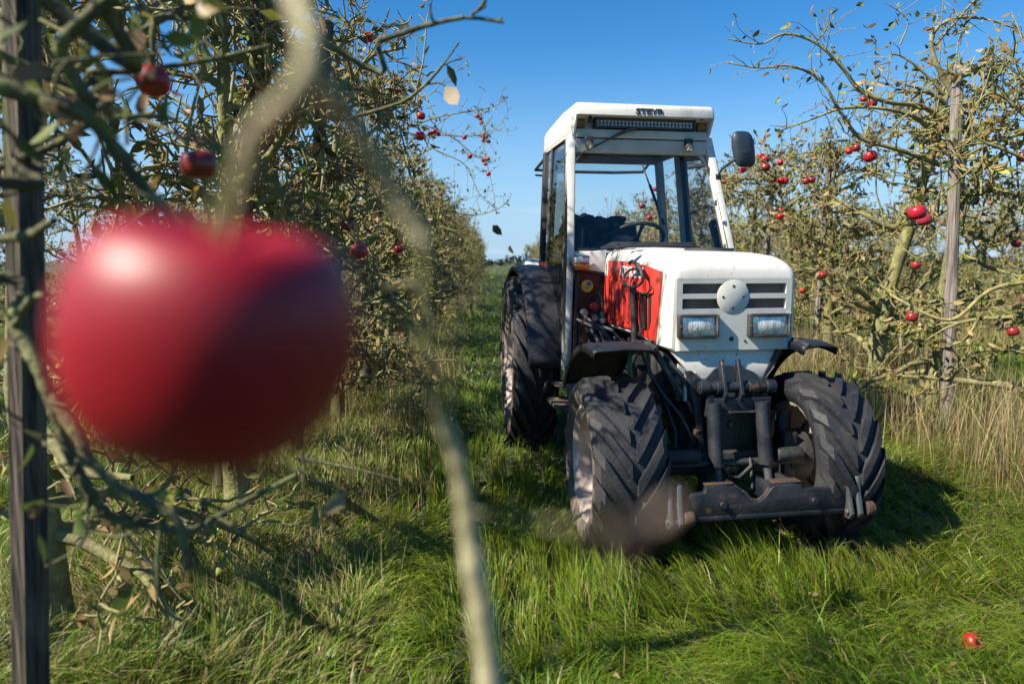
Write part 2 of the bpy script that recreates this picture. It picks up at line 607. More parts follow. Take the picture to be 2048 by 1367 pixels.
def tyre(mb, c, Rr, wid, rim_r, lugs, lug_h, side, out_mi=1):
    """Tractor tyre about the v axis, with chevron lugs whose V points down at the front."""
    cu, cv, cw = c
    h = wid / 2
    carc = Rr - lug_h
    prof = [(-h * 0.78, rim_r), (-h * 0.95, rim_r + 0.03), (-h, (rim_r + carc) / 2), (-h * 0.97, carc - 0.035), (-h * 0.84, carc - 0.008),
            (-h * 0.5, carc), (0, carc + 0.004), (h * 0.5, carc), (h * 0.84, carc - 0.008), (h * 0.97, carc - 0.035),
            (h, (rim_r + carc) / 2), (h * 0.95, rim_r + 0.03), (h * 0.78, rim_r)]
    f0 = len(mb.m)
    mb.lathe(c, (0, 1, 0), prof, 56, 0)
    ns = len(prof) - 1
    for q in range(f0, len(mb.m)):
        i = (q - f0) % ns
        if (side > 0 and i >= ns - 3) or (side < 0 and i < 3):
            mb.m[q] = 1
    for k in range(lugs):
        for s in (-1, 1):
            th0 = 2 * math.pi * (k + (0.5 if s > 0 else 0)) / lugs
            st = []
            for j in range(5):
                t = j / 4.0
                v = s * (0.012 + t * (h * 1.0 - 0.012))
                th = th0 + t * 0.62 * (0.9 + 0.1 * t)
                rt = carc + lug_h - (0.012 * t * t) - (0.03 if t > 0.99 else 0)
                rb = carc - 0.02 - (0.02 if t > 0.7 else 0)
                dth = (0.030 - 0.004 * t) / Rr
                st.append([circ(cu, cw, rb, th - dth * 1.25, cv + v), circ(cu, cw, rt, th - dth, cv + v),
                           circ(cu, cw, rt, th + dth, cv + v), circ(cu, cw, rb, th + dth * 1.25, cv + v)])
            vs = [p for q in st for p in q]
            fs = [(0, 1, 2, 3), (19, 18, 17, 16)]
            for j in range(4):
                for i in range(4):
                    a, b = j * 4 + i, j * 4 + (i + 1) % 4
                    fs.append((a, b, b + 4, a + 4))
            mb.add(vs, fs, 0)


def rot_v(mb, c, ang):
    """Turn a wheel about the vertical through c (steering)."""
    ca, sa = math.cos(ang), math.sin(ang)
    mb.v = [(c[0] + (p[0] - c[0]) * ca - (p[1] - c[1]) * sa, c[1] + (p[0] - c[0]) * sa + (p[1] - c[1]) * ca, p[2]) for p in mb.v]
    return mb


def wheel(c, Rr, wid, rim_r, lugs, lug_h, out, parent, steer=0.0, dirt=M['rubber'], dish=0.06):
    w = empty('wheel', (0, 0, 0))
    w.parent = parent
    m = MB()
    tyre(m, c, Rr, wid, rim_r, lugs, lug_h, out)
    sub(rot_v(m, c, steer), 'tyre', [M['rubber'], M['mudrubber']], w, ang=38)
    h = wid / 2 * out
    m = MB()
    m.lathe(c, (0, 1, 0), [(h * .80, rim_r + .016), (h * .84, rim_r + .012), (h * .83, rim_r - .004), (h * .74, rim_r - .012), (h * .70, rim_r - .022),
                           (h * .35, rim_r - .035), (h * .30, rim_r - .05), (h * .18, rim_r - .085), (h * .16, rim_r * .5), (h * .22, rim_r * .38),
                           (h * .22, 0.07), (h * .42, 0.065), (h * .42, 0.0)], 40)
    m.lathe(c, (0, 1, 0), [(-h * .80, rim_r + .016), (-h * .7, rim_r - .02), (-h * .3, rim_r - .04), (h * .1, rim_r - .09)], 40)
    sub(rot_v(m, c, steer), 'rim', M['rim'], w, ang=30)
    m = MB()
    for k in range(8):
        a = 2 * math.pi * k / 8
        p = circ(c[0], c[2], rim_r * .44, a, c[1] + h * .16)
        m.cyl(p, (p[0], p[1] + .018 * out, p[2]), 0.011, n=6)
    a = 2.0
    p = circ(c[0], c[2], rim_r - .05, a, c[1] + h * .35)
    m.box((p[0] - .012, p[1] - .01, p[2] - .012), (p[0] + .012, p[1] + .012, p[2] + .012))
    sub_each(rot_v(m, c, steer), 'wheel_nut', M['chrome'], w)
    return w


tractor = empty('tractor', (TX, TY, 0), TYAW)
tag(tractor, 'white and red orchard tractor with open cab windows parked on the grass alley', 'tractor')

# wheels: front pair turned slightly to the tractor's right
wheel((0, 0.552, 0.395), 0.382, 0.31, 0.245, 17, 0.026, 1, tractor, R(3))
wheel((0, -0.408, 0.395), 0.382, 0.28, 0.245, 17, 0.028, -1, tractor, R(3))
wheel((-1.87, 0.61, 0.59), 0.59, 0.30, 0.36, 19, 0.036, 1, tractor, R(3))
wheel((-1.87, -0.61, 0.59), 0.59, 0.30, 0.36, 19, 0.036, -1, tractor, R(3))

# hood -------------------------------------------------------------
hood = MB()
rows = []
stations = [0.0, -0.005, -0.014, -0.028, -0.045, -0.065, -0.09, -0.12, -0.155, -0.2, -0.4, -0.65, -0.85, -1.03]
for u in stations:
    a = max(0.0, min(1.0, (u + 0.155) / 0.155))
    ce = math.sqrt(max(0, 1 - a * a))
    top = 1.205 + 0.105 * ce + (0.04 * min(1, max(0, (-u - 0.125) / 0.9)))
    b = max(0.0, min(1.0, (u + 0.035) / 0.035))
    hv = 0.272 + 0.028 * math.sqrt(max(0, 1 - b * b))
    r = 0.010 + 0.075 * ce
    bot = 0.885 + (0.02 if u < -0.3 else 0)
    half = [(hv - 0.012, bot), (hv, bot + 0.012), (hv - 0.004, top - r)]
    hv -= 0.004
    for k in range(1, 5):
        t = k / 5 * math.pi / 2
        half.append((hv - r * (1 - math.cos(t)), top - r + r * math.sin(t)))
    half += [(hv - r, top), (hv * 0.5, top + 0.008 * ce), (0.0, top + 0.011 * ce)]
    full = half + [(-v, w) for v, w in half[-2::-1]]
    rows.append([(u, v, w) for v, w in full])
hood.grid(rows)
# front face with the four grille openings left open
vc = [-0.272, -0.245, -0.05, 0.05, 0.245, 0.272]
wc = [0.885, 1.070, 1.115, 1.137, 1.182, 1.205]
for i in range(5):
    for j in range(5):
        if i in (1, 3) and j in (1, 3):
            continue
        hood.add([(0, vc[i], wc[j]), (0, vc[i + 1], wc[j]), (0, vc[i + 1], wc[j + 1]), (0, vc[i], wc[j + 1])], [(0, 1, 2, 3)])
hood.add([(0, .272, .885), (-.035, .288, .885), (-.035, -.288, .885), (0, -.272, .885)], [(0, 1, 2, 3)])
# returns of the openings
for i in (1, 3):
    for j in (1, 3):
        a, b, c, d = vc[i], vc[i + 1], wc[j], wc[j + 1]
        for p, q in (((a, c), (b, c)), ((b, c), (b, d)), ((b, d), (a, d)), ((a, d), (a, c))):
            hood.add([(0, *p), (0, *q), (-.022, *q), (-.022, *p)], [(0, 1, 2, 3)])
sub(hood, 'hood', M['white'], tractor, 0.0, ang=28)
# round blank plate where a badge once sat, with four holes
m = MB()
m.lathe((-0.004, 0.008, 1.122), (1, 0, 0), [(0, 0.076), (0.0048, 0.076), (0.0055, 0.075), (0.0055, 0.0)], 40)
plate = sub(m, 'badge_plate', M['white'], tractor)
m = MB()
for a, b in ((0.0, 0.048), (0.0, -0.05), (0.048, 0.0), (-0.048, 0.0)):
    m.cyl((0.0, 0.008 + a, 1.122 + b), (0.0028, 0.008 + a, 1.122 + b), 0.0055, n=10)
m.cyl((-0.003, 0.01, 0.935), (0.0025, 0.01, 0.935), 0.011, n=10)
m.cyl((-0.003, -0.055, 0.925), (0.0025, -0.055, 0.925), 0.005, n=8)
sub_each(m, 'screw_hole', M['blackink'], plate)
# grille mesh in each opening
for i in (1, 3):
    for j in (1, 3):
        m = MB()
        a, b, c, d = vc[i], vc[i + 1], wc[j], wc[j + 1]
        m.box((-0.05, a, c), (-0.03, b, d), 1)
        n = 13
        for k in range(-4, n + 1):
            for sgn in (1, -1):
                v0 = a + (b - a) * k / n
                p0, p1 = [v0, c], [v0 + (d - c) * 1.6, d]
                if sgn < 0:
                    p0, p1 = [v0, d], [v0 + (d - c) * 1.6, c]
                if p0[0] < a:
                    t = (a - p0[0]) / (p1[0] - p0[0])
                    p0 = [a, p0[1] + (p1[1] - p0[1]) * t]
                if p1[0] > b:
                    t = (b - p0[0]) / (p1[0] - p0[0])
                    p1 = [b, p0[1] + (p1[1] - p0[1]) * t]
                if p1[0] - p0[0] > 0.004:
                    m.tube([(-0.019, *p0), (-0.019, *p1)], 0.0011, 4, 0)
        sub(m, 'grille', [M['meshwire'], M['cabblack']], tractor)
# headlights
for v0, v1 in ((0.080, 0.268), (-0.062, -0.262)):
    a, b = min(v0, v1), max(v0, v1)
    hl = empty('headlight', (0, 0, 0))
    hl.parent = tractor
    m = MB()
    w0, w1 = 0.945, 1.046
    t = 0.015
    m.box((-0.006, a, w0), (0.026, a + t, w1)).box((-0.006, b - t, w0), (0.026, b, w1))
    m.box((-0.006, a + t, w0), (0.026, b - t, w0 + 0.010)).box((-0.006, a + t, w1 - 0.010), (0.026, b - t, w1))
    m.box((-0.006, a + t, w0 + 0.010), (0.004, b - t, w1 - 0.010))
    sub(m, 'housing', M['plastic'], hl, 0.004)
    m = MB()
    rows = []
    for i in range(9):
        v = a + t + (b - a - 2 * t) * i / 8
        rows.append([(0.014 + 0.010 * (1 - ((i - 4) / 4) ** 2) * (1 - ((j - 3) / 3) ** 2), v, w0 + 0.010 + (w1 - w0 - 0.020) * j / 6) for j in range(7)])
    m.grid(rows)
    sub(m, 'lens', M['lens'], hl)
    m = MB()
    for v in (a + t / 2, b - t / 2):
        m.cyl((0.025, v, (w0 + w1) / 2), (0.0285, v, (w0 + w1) / 2), 0.005, n=8)
    m.cyl((0.006, (a + b) / 2, (w0 + w1) / 2), (0.0085, (a + b) / 2, (w0 + w1) / 2), 0.02, n=14)
    sub_each(m, 'screw', M['chrome'], hl)
# lower front panel: trapezoid under the hood with a dark worn patch
m = MB()
lo = [(-0.03, 0.285, 0.884), (-0.03, -0.262, 0.884), (-0.005, -0.20, 0.80), (0.0, -0.13, 0.70), (0.0, 0.15, 0.70), (-0.005, 0.215, 0.80)]
m.prism(lo, (-0.02, 0, 0))
lp = sub(m, 'front_panel', M['white'], tractor, 0.004)
m = MB()
prng = random.Random(3)
pat = [(0.150, 0.712), (0.138, 0.745), (0.10, 0.785), (0.085, 0.800), (0.055, 0.812), (0.015, 0.816), (-0.01, 0.808), (-0.035, 0.822), (-0.06, 0.800),
       (-0.10, 0.785), (-0.128, 0.765), (-0.126, 0.712)]
m.prism([(0.0035, v, w) for v, w in pat], (-0.009, 0, 0))
sub(m, 'worn_patch', mixmat('bare_patch', (0.028, 0.045, 0.06), (0.06, 0.08, 0.095), 25, 0.6, lo=0.5, hi=0.75), lp)
m = MB()
for v, w in ((0.21, 0.85), (-0.03, 0.86), (-0.215, 0.862)):
    m.cyl((-0.026, v, w), (-0.021, v, w), 0.005, n=8)
sub_each(m, 'screw', M['blackink'], lp)
# round dark badge on the hood top
m = MB()
rows = []
for k in range(25):
    t = 2 * math.pi * k / 24
    rows.append([(-0.40 + 0.10 * math.cos(t) * s, -0.055 + 0.125 * math.sin(t) * s, 1.3345 + 0.0005) for s in (1.0, 0.01)])
rows2 = [[(p[0], p[1], 1.334 + 0.0095) for p in r] for r in rows]
m.grid(rows2)
m.grid([[rows2[k][0], (rows2[k][0][0], rows2[k][0][1], 1.32)] for k in range(25)])
sub(m, 'hood_badge', M['greybadge'], tractor)
# hood seams (thin dark joints across the hood)
m = MB()
for u0 in (-0.80, -0.91):
    m.tube([(u0, 0.303, 1.25), (u0, 0.302, 1.29), (u0 - 0.01, 0.285, 1.334), (u0 - 0.06, 0.235, 1.348), (u0 - 0.10, 0.15, 1.352)], 0.0022, 5)
sub_each(m, 'hood_strap', M['blackink'], tractor)

# red side panels
for s in (1, -1):
    pts = [(-0.105, 1.232), (-0.30, 1.258), (-0.60, 1.277), (-0.94, 1.285), (-0.945, 1.20), (-0.985, 1.19), (-1.005, 0.945), (-0.93, 0.925), (-0.45, 0.925), (-0.16, 0.90)]
    m = MB()
    m.prism([(u, 0.2985 * s, w) for u, w in pts], (0, 0.0055 * s, 0))
    rp = sub(m, 'side_panel', M['red'], tractor, 0.0015)
    m = MB()
    # raised sub-panel with pressed louvres
    m.prism([(u, 0.3035 * s, w) for u, w in [(-0.30, 1.135), (-0.945, 1.185), (-0.985, 1.18), (-1.0, 0.95), (-0.93, 0.93), (-0.32, 0.935)]], (0, 0.008 * s, 0))
    for u0 in (-0.83, -0.745, -0.66, -0.575, -0.49, -0.40):
        m.prism([(u0, 0.311 * s, 1.135), (u0 + .045, 0.311 * s, 1.132), (u0 + .06, 0.311 * s, 0.965), (u0 + .015, 0.311 * s, 0.968)], (0, 0.010 * s, 0))
    sub(m, 'louvre', M['red'], rp, 0.004)
    m = MB()
    for u0, ww in ((-0.772, .03), (-0.688, .03), (-0.603, .03), (-0.518, .03), (-0.432, .03)):
        m.prism([(u0, 0.3105 * s, 1.13), (u0 + ww, 0.3105 * s, 1.128), (u0 + ww + .012, 0.3105 * s, 0.972), (u0 + .012, 0.3105 * s, 0.974)], (0, 0.003 * s, 0))
    m.prism([(-0.338, 0.311 * s, 1.128), (-0.285, 0.311 * s, 1.128), (-0.275, 0.311 * s, 0.958), (-0.33, 0.311 * s, 0.958)], (0, 0.004 * s, 0))
    m.prism([(-0.262, 0.3035 * s, 1.13), (-0.226, 0.3035 * s, 1.13), (-0.226, 0.3035 * s, 1.0), (-0.25, 0.3035 * s, 0.955)], (0, 0.004 * s, 0))
    sub(m, 'vent_slot', M['blackink'], rp)
    m = MB()
    for k in range(14):
        w0 = 0.962 + k * 0.0118
        m.bar((-0.333, 0.3165 * s, w0), (-0.283, 0.3165 * s, w0 + 0.016), 0.0026, 0.002)
    sub(m, 'vent_mesh', M['greysteel'], rp)
    base = Matrix(((0, 0, -s, 0), (-s, 0, 0, 0), (0, 1, 0, 0), (0, 0, 0, 1)))
    base.translation = Vector(T(-0.52, 0.3065 * s, 1.222))
    text_mesh('lettering', 'STEYR 8055', 0.075, M['whiteink'], rp, base @ Matrix.Rotation(R(-1.2), 4, 'Z'), 1.02, 0.0012, 0.0016)

# black pole with a ring of cable beside the hood
m = MB()
m.tube([(-0.36, 0.335, 0.84), (-0.37, 0.337, 1.0), (-0.385, 0.34, 1.152)], 0.017, 10)
m.tube([(-0.36, 0.335, 0.82), (-0.36, 0.335, 0.86)], 0.03, 10)
ex = sub(m, 'marker_pole', M['plastic'], tractor)
m = MB()
ring = [(-0.385 + 0.145 * math.sin(t) * -1, 0.342 + 0.01 * math.cos(t), 1.197 + 0.045 * -math.cos(t)) for t in [2 * math.pi * k / 24 for k in range(25)]]
m.tube(ring, 0.0065, 8, cap=False)
m.tube([(-0.24, 0.345, 1.20), (-0.25, 0.348, 1.235), (-0.31, 0.35, 1.265), (-0.38, 0.35, 1.28), (-0.42, 0.349, 1.272)], 0.0095, 8)
m.tube([(-0.21, 0.312, 1.165), (-0.19, 0.32, 1.15), (-0.24, 0.32, 1.13), (-0.32, 0.325, 1.125), (-0.335, 0.325, 1.05), (-0.31, 0.325, 0.93)], 0.0045, 6)
sub(m, 'cable_ring', M['plastic'], ex)

# cowl between hood and cab, dark lower windows
for s in (1, -1):
    m = MB()
    m.prism([(-1.03, 0.285 * s, 1.345), (-1.055, 0.485 * s, 1.325), (-1.055, 0.485 * s, 1.235), (-1.03, 0.30 * s, 1.215)], (-0.05, 0, 0))
    sub(m, 'cowl', M['white'], tractor, 0.005)
    m = MB()
    f = [(-1.062, 0.462 * s, 1.236), (-1.055, 0.282 * s, 1.218), (-1.055, 0.282 * s, 0.70), (-1.10, 0.462 * s, 0.70)]
    m.prism(f, (-0.02, 0, 0), 0)
    lw = sub(m, 'lower_window', M['maroon'], tractor)
    m = MB()
    m.tube([(-1.054, 0.455 * s, 0.72), (-1.050, 0.458 * s, 1.18), (-1.050, 0.448 * s, 1.215), (-1.048, 0.41 * s, 1.222), (-1.044, 0.32 * s, 1.212),
            (-1.044, 0.292 * s, 1.195), (-1.044, 0.286 * s, 1.15), (-1.046, 0.286 * s, 0.72)], 0.011, 8)
    sub(m, 'window_seal', M['plastic'], lw)
m = MB()
m.lathe((-1.054, 0.395, 1.135), (1, 0, 0), [(0, 0.036), (0.003, 0.036), (0.003, 0)], 22)
st = sub(m, 'sticker', M['yellow'], tractor)
m = MB()
m.lathe((-1.052, 0.385, 1.148), (1, 0, 0), [(0, 0.014), (0.0025, 0.014), (0.0025, 0)], 14)
m.box((-1.051, 0.37, 1.12), (-1.049, 0.42, 1.125), 1)
sub_each(m, 'sticker_mark', [M['blue'], M['green']], st)
# hydraulic couplings and hoses in the open bay
m = MB()
for k, (v, w, mi) in enumerate(((0.43, 0.985, 0), (0.43, 0.93, 0), (0.37, 1.02, 1), (0.37, 0.955, 0), (0.40, 0.89, 0), (0.33, 0.93, 2), (0.33, 0.885, 0))):
    m.cyl((-1.05, v, w), (-0.97, v, w), 0.017, 0.017, 10, mi)
    m.cyl((-0.99, v, w), (-0.955, v, w), 0.023, 0.019, 10, mi)
m.cyl((-0.93, 0.33, 0.83), (-0.93, 0.33, 0.99), 0.017, 0.021, 10, 2)
m.cyl((-0.93, 0.33, 0.93), (-0.93, 0.33, 0.955), 0.027, n=10, mi=0)
m.cyl((-0.93, 0.33, 0.87), (-0.93, 0.33, 0.885), 0.025, n=10, mi=0)
sub_each(m, 'hydraulic_coupling', [M['chrome'], M['red'], M['greysteel']], tractor)
m = MB()
hr = random.Random(5)
for k in range(13):
    v0, w0 = hr.uniform(.28, .45), hr.uniform(.82, 1.0)
    v1 = hr.uniform(.2, .44)
    m.tube([(-1.03, v0, w0), (-0.96, v0 + hr.uniform(-.03, .03), w0 - .03), (-0.85, (v0 + v1) / 2, w0 - hr.uniform(.05, .12)), (-0.7, v1, 0.76), (-0.5, v1 - .05, 0.7)],
           hr.uniform(0.006, 0.012), 7)
m.tube([(-1.02, .36, 1.06), (-1.0, .345, 1.10), (-0.99, .325, 1.07), (-0.98, .315, 0.98)], .008, 7)
sub_each(m, 'hose', M['plastic'], tractor)

# engine, axle and underside
m = MB()
m.box((-1.05, -0.22, 0.42), (-0.10, 0.20, 0.90))
m.box((-1.95, -0.30, 0.38), (-1.05, 0.30, 0.98))
m.box((-0.95, 0.20, 0.62), (-0.45, 0.27, 0.84)).box((-0.40, 0.20, 0.55), (-0.18, 0.26, 0.86))
er = random.Random(8)
for k in range(26):
    u, w = er.uniform(-0.9, -0.14), er.uniform(0.48, 0.86)
    m.cyl((u, 0.19, w), (u, er.uniform(.24, .30), w), er.uniform(.012, .035), n=8)
m.box((-1.05, 0.24, 0.50), (-0.60, 0.40, 0.70))
sub(m, 'engine_block', M['engine'], tractor, 0.012)
m = MB()
m.box((-0.09, -0.115, 0.42), (0.0, 0.115, 0.70), 0)
m.cyl((0.0, 0.0, 0.545), (0.012, 0.0, 0.545), 0.016, n=12, mi=1)
m.box((-0.02, -0.10, 0.44), (0.004, -0.06, 0.68), 0).box((-0.02, 0.06, 0.44), (0.004, 0.10, 0.68), 0)
for v, w in ((.03, .60), (-.03, .60), (.045, .50), (-.05, .49), (.07, .655)):
    m.cyl((0, v, w), (0.012, v, w), 0.009, n=7, mi=1)
sub(m, 'front_support', [M['darkgreen'], M['greysteel']], tractor, 0.004)
m = MB()
m.box((-0.07, -0.33, 0.33), (0.05, 0.44, 0.43))
m.cyl((0, 0.36, 0.395), (0, 0.47, 0.395), 0.10, 0.12, 18).cyl((0, -0.25, 0.395), (0, -0.35, 0.395), 0.10, 0.12, 18)
m.cyl((0.11, -0.30, 0.40), (0.11, 0.40, 0.40), 0.018, n=10)
m.cyl((0.12, 0.20, 0.44), (0.12, 0.36, 0.44), 0.032, n=12).cyl((0.12, -0.28, 0.43), (0.12, -0.16, 0.43), 0.034, n=12)
m.box((0.02, 0.33, 0.30), (0.09, 0.40, 0.52)).box((0.02, -0.28, 0.30), (0.09, -0.22, 0.52))
m.cyl((-0.02, 0.39, 0.34), (-0.02, 0.39, 0.60), 0.035, n=12).cyl((-0.02, -0.27, 0.34), (-0.02, -0.27, 0.60), 0.035, n=12)
sub(m, 'front_axle', M['engine'], tractor, 0.008)
m = MB()
m.box((-1.97, -0.50, 0.53), (-1.77, 0.50, 0.67)).box((-2.15, -0.25, 0.45), (-1.9, 0.25, 0.95))
sub(m, 'rear_axle', M['engine'], tractor, 0.01)

# front linkage --------------------------------------------------------
lk = empty('front_linkage', (0, 0, 0))
lk.parent = tractor
m = MB()
m.cyl((0.06, 0.16, 0.727), (0.06, -0.15, 0.727), 0.024, n=16)
for v in (0.16, 0.085, -0.065, -0.15):
    m.cyl((0.06, v - .022, 0.727), (0.06, v + .022, 0.727), 0.031, n=16)
m.cyl((0.06, .165, .727), (0.06, .185, .727), .014, n=8).cyl((0.06, -.155, .727), (0.06, -.175, .727), .014, n=8)
m.box((0.005, -0.148, 0.70), (0.045, -0.118, 0.76)).box((0.005, 0.13, 0.70), (0.045, 0.16, 0.76))
sub(m, 'cross_tube', M['steel'], lk, 0.002)
m = MB()
for v in (0.068, -0.008):
    m.prism([(0.03, v + .012, 0.845), (0.05, v + .012, 0.85), (0.105, v + .012, 0.70), (0.09, v + .012, 0.665), (0.04, v + .012, 0.68)], (0, -0.016, 0))
sub_each(m, 'top_link_bracket', M['steel'], lk, 0.003)
m = MB()
m.box((0.055, -0.148, 0.622), (0.085, 0.118, 0.684))
m.box((0.03, 0.118, 0.60), (0.082, 0.152, 0.70)).box((0.03, -0.150, 0.60), (0.054, -0.122, 0.70))
m.box((0.085, -0.148, 0.618), (0.105, 0.118, 0.626))
sub(m, 'cross_plate', M['steel'], lk, 0.003)
m = MB()
m.prism([(0.02, 0.165, 0.76), (0.02, 0.205, 0.80), (0.02, 0.235, 0.80), (0.02, 0.20, 0.66), (0.02, 0.17, 0.47), (0.02, 0.135, 0.36), (0.02, 0.12, 0.38), (0.02, 0.145, 0.50), (0.02, 0.155, 0.64)], (0.022, 0, 0))
m.prism([(0.02, -0.150, 0.70), (0.02, -0.125, 0.70), (0.02, -0.130, 0.36), (0.02, -0.155, 0.36)], (0.022, 0, 0))
sub_each(m, 'side_plate', M['steel'], lk, 0.003)
for v, vb in ((0.128, 0.118), (-0.097, -0.120)):
    cy = empty('lift_cylinder', (0, 0, 0))
    cy.parent = lk
    m = MB()
    m.cyl((0.095, v, 0.665), (0.13, (v * .45 + vb * .55), 0.40), 0.031, n=18)
    m.cyl((0.130, (v * .45 + vb * .55), 0.405), (0.131, (v * .45 + vb * .55), 0.395), 0.035, n=18)
    sub(m, 'barrel', M['steel'], cy)
    m = MB()
    m.cyl((0.128, (v * .45 + vb * .55), 0.42), (0.165, vb, 0.27), 0.018, n=14)
    m.cyl((0.165, vb - .02, 0.275), (0.165, vb + .02, 0.275), 0.028, n=12)
    sub(m, 'piston_rod', M['greysteel'], cy)
m = MB()
m.tube([(0.12, -0.04, 0.42), (0.14, -0.035, 0.39), (0.14, 0.02, 0.34), (0.14, 0.07, 0.35), (0.13, 0.10, 0.40)], 0.0085, 8)
m.tube([(0.10, -0.055, 0.40), (0.12, -0.05, 0.34), (0.14, -0.045, 0.29)], 0.007, 8)
sub(m, 'hydraulic_hose', M['plastic'], lk)
# lower beam with the notched top edge
m = MB()
beam = [(0.355, 0.352), (0.275, 0.358), (0.27, 0.384), (0.20, 0.386), (0.145, 0.380), (0.112, 0.352), (0.075, 0.318), (0.045, 0.312), (0.015, 0.330),
        (-0.008, 0.362), (-0.03, 0.376), (-0.10, 0.378), (-0.14, 0.372), (-0.15, 0.354), (-0.352, 0.350), (-0.362, 0.250), (0.352, 0.262)]
m.prism([(0.33, v, w) for v, w in beam], (0.028, 0, 0))
m.box((0.24, -0.36, 0.240), (0.36, 0.355, 0.262))
m.box((0.10, 0.165, 0.26), (0.33, 0.195, 0.36)).box((0.10, 0.075, 0.26), (0.33, 0.10, 0.34)).box((0.10, -0.165, 0.26), (0.33, -0.14, 0.36)).box((0.10, -0.085, 0.26), (0.33, -0.06, 0.34))
lb = sub(m, 'lower_beam', M['steel'], lk, 0.004)
m = MB()
for v, w in ((0.20, 0.308), (-0.20, 0.305)):
    m.lathe((0.356, v, w), (1, 0, 0), [(0, 0.022), (0.004, 0.022), (0.004, 0.013), (0.016, 0.012), (0.016, 0)], 12)
sub(m, 'beam_bolt', M['steel'], lb)
m = MB()
m.box((0.325, 0.15, 0.384), (0.352, 0.272, 0.392)).box((0.30, -0.145, 0.377), (0.352, -0.02, 0.386))
m.tube([(0.345, 0.11, 0.354), (0.347, 0.075, 0.318), (0.347, 0.045, 0.311), (0.347, 0.015, 0.33), (0.345, -0.008, 0.362)], 0.009, 7)
sub(m, 'rusty_edge', M['rust'], lb, 0.002)
for s, v0 in ((1, 0.385), (-1, -0.392)):
    m = MB()
    m.prism([(0.31, v0 + .012, 0.385), (0.335, v0 + .012, 0.405), (0.365, v0 + .012, 0.395), (0.375, v0 + .012, 0.33), (0.40, v0 + .012, 0.25), (0.385, v0 + .012, 0.225), (0.35, v0 + .012, 0.225), (0.325, v0 + .012, 0.29)], (0, -0.02, 0))
    m.prism([(0.31, v0 + .05, 0.385), (0.335, v0 + .05, 0.405), (0.365, v0 + .05, 0.395), (0.375, v0 + .05, 0.33), (0.40, v0 + .05, 0.25), (0.385, v0 + .05, 0.225), (0.35, v0 + .05, 0.225), (0.325, v0 + .05, 0.29)], (0, -0.016, 0))
    m.cyl((0.34, v0 - .02, 0.375), (0.34, v0 + .06, 0.375), 0.012, n=10)
    m.cyl((0.378, v0 - .045 * s - .0, 0.255), (0.378, v0 + .06, 0.255), 0.012, n=10)
    hk = sub(m, 'hitch_claw', M['greysteel'], lb, 0.003)
    m = MB()
    m.cyl((0.372, v0 - .055 if s > 0 else v0 - .03, 0.262), (0.372, v0 - .012 if s > 0 else v0 - .065, 0.262), 0.030, n=14)
    sub(m, 'roller', M['rust'], hk, 0.003)

# hoses, struts and the green spring between the left wheel and the hood
m = MB()
m.tube([(-0.02, 0.352, 0.865), (0.0, 0.205, 0.655), (0.02, 0.185, 0.60)], 0.011, 8, 0)
m.tube([(-0.05, 0.38, 0.80), (0.0, 0.33, 0.70), (0.03, 0.25, 0.60), (0.04, 0.20, 0.50)], 0.009, 8, 1)
m.tube([(-0.08, 0.40, 0.88), (-0.07, 0.36, 0.78), (-0.04, 0.30, 0.66), (0.0, 0.26, 0.52), (0.03, 0.27, 0.45)], 0.010, 8, 1)
m.tube([(-0.1, 0.34, 0.88), (-0.06, 0.31, 0.84), (-0.02, 0.285, 0.815), (0.01, 0.22, 0.74)], 0.013, 8, 1)
m.tube([(-0.05, 0.30, 0.86), (0.0, 0.26, 0.80), (0.015, 0.215, 0.735), (0.02, 0.20, 0.68)], 0.010, 8, 1)
sub_each(m, 'hose', [M['greysteel'], M['plastic']], tractor)
m = MB()
m.prism([(0.0, 0.262, 0.830), (0.0, 0.215, 0.795), (0.0, 0.178, 0.715), (0.0, 0.20, 0.715), (0.0, 0.226, 0.775), (0.0, 0.262, 0.81)], (0.014, 0, 0))
m.box((-0.01, 0.175, 0.69), (0.012, 0.192, 0.79)).box((-0.01, 0.215, 0.66), (0.012, 0.228, 0.78))
sub(m, 'white_bracket', M['white'], tractor, 0.002)
m = MB()
m.cyl((-0.02, 0.247, 0.735), (-0.02, 0.247, 0.785), 0.026, n=12, mi=1).cyl((-0.02, 0.247, 0.66), (-0.02, 0.247, 0.735), 0.018, n=12, mi=0)
m.cyl((-0.02, 0.247, 0.69), (-0.02, 0.247, 0.71), 0.024, n=12, mi=0)
m.cyl((0.0, 0.19, 0.44), (0.03, 0.172, 0.54), 0.02, n=10, mi=0)
sub_each(m, 'filter_housing', [M['rust'], M['greysteel']], tractor, 0.002)
m = MB()
hel = [(-0.12 + 0.011 * math.cos(t), 0.440 + 0.011 * math.sin(t), 0.875 - 0.115 * k / 96) for k, t in ((k, 2 * math.pi * k / 8) for k in range(97))]
m.tube(hel, 0.0028, 5)
sub(m, 'hose_spring', M['green'], tractor)
m = MB()
m.tube([(-0.14, 0.40, 0.92), (-0.12, 0.435, 0.90), (-0.12, 0.440, 0.87), (-0.12, 0.440, 0.76), (-0.10, 0.435, 0.70), (-0.05, 0.42, 0.62)], 0.0075, 8)
sub(m, 'brake_hose', M['plastic'], tractor)

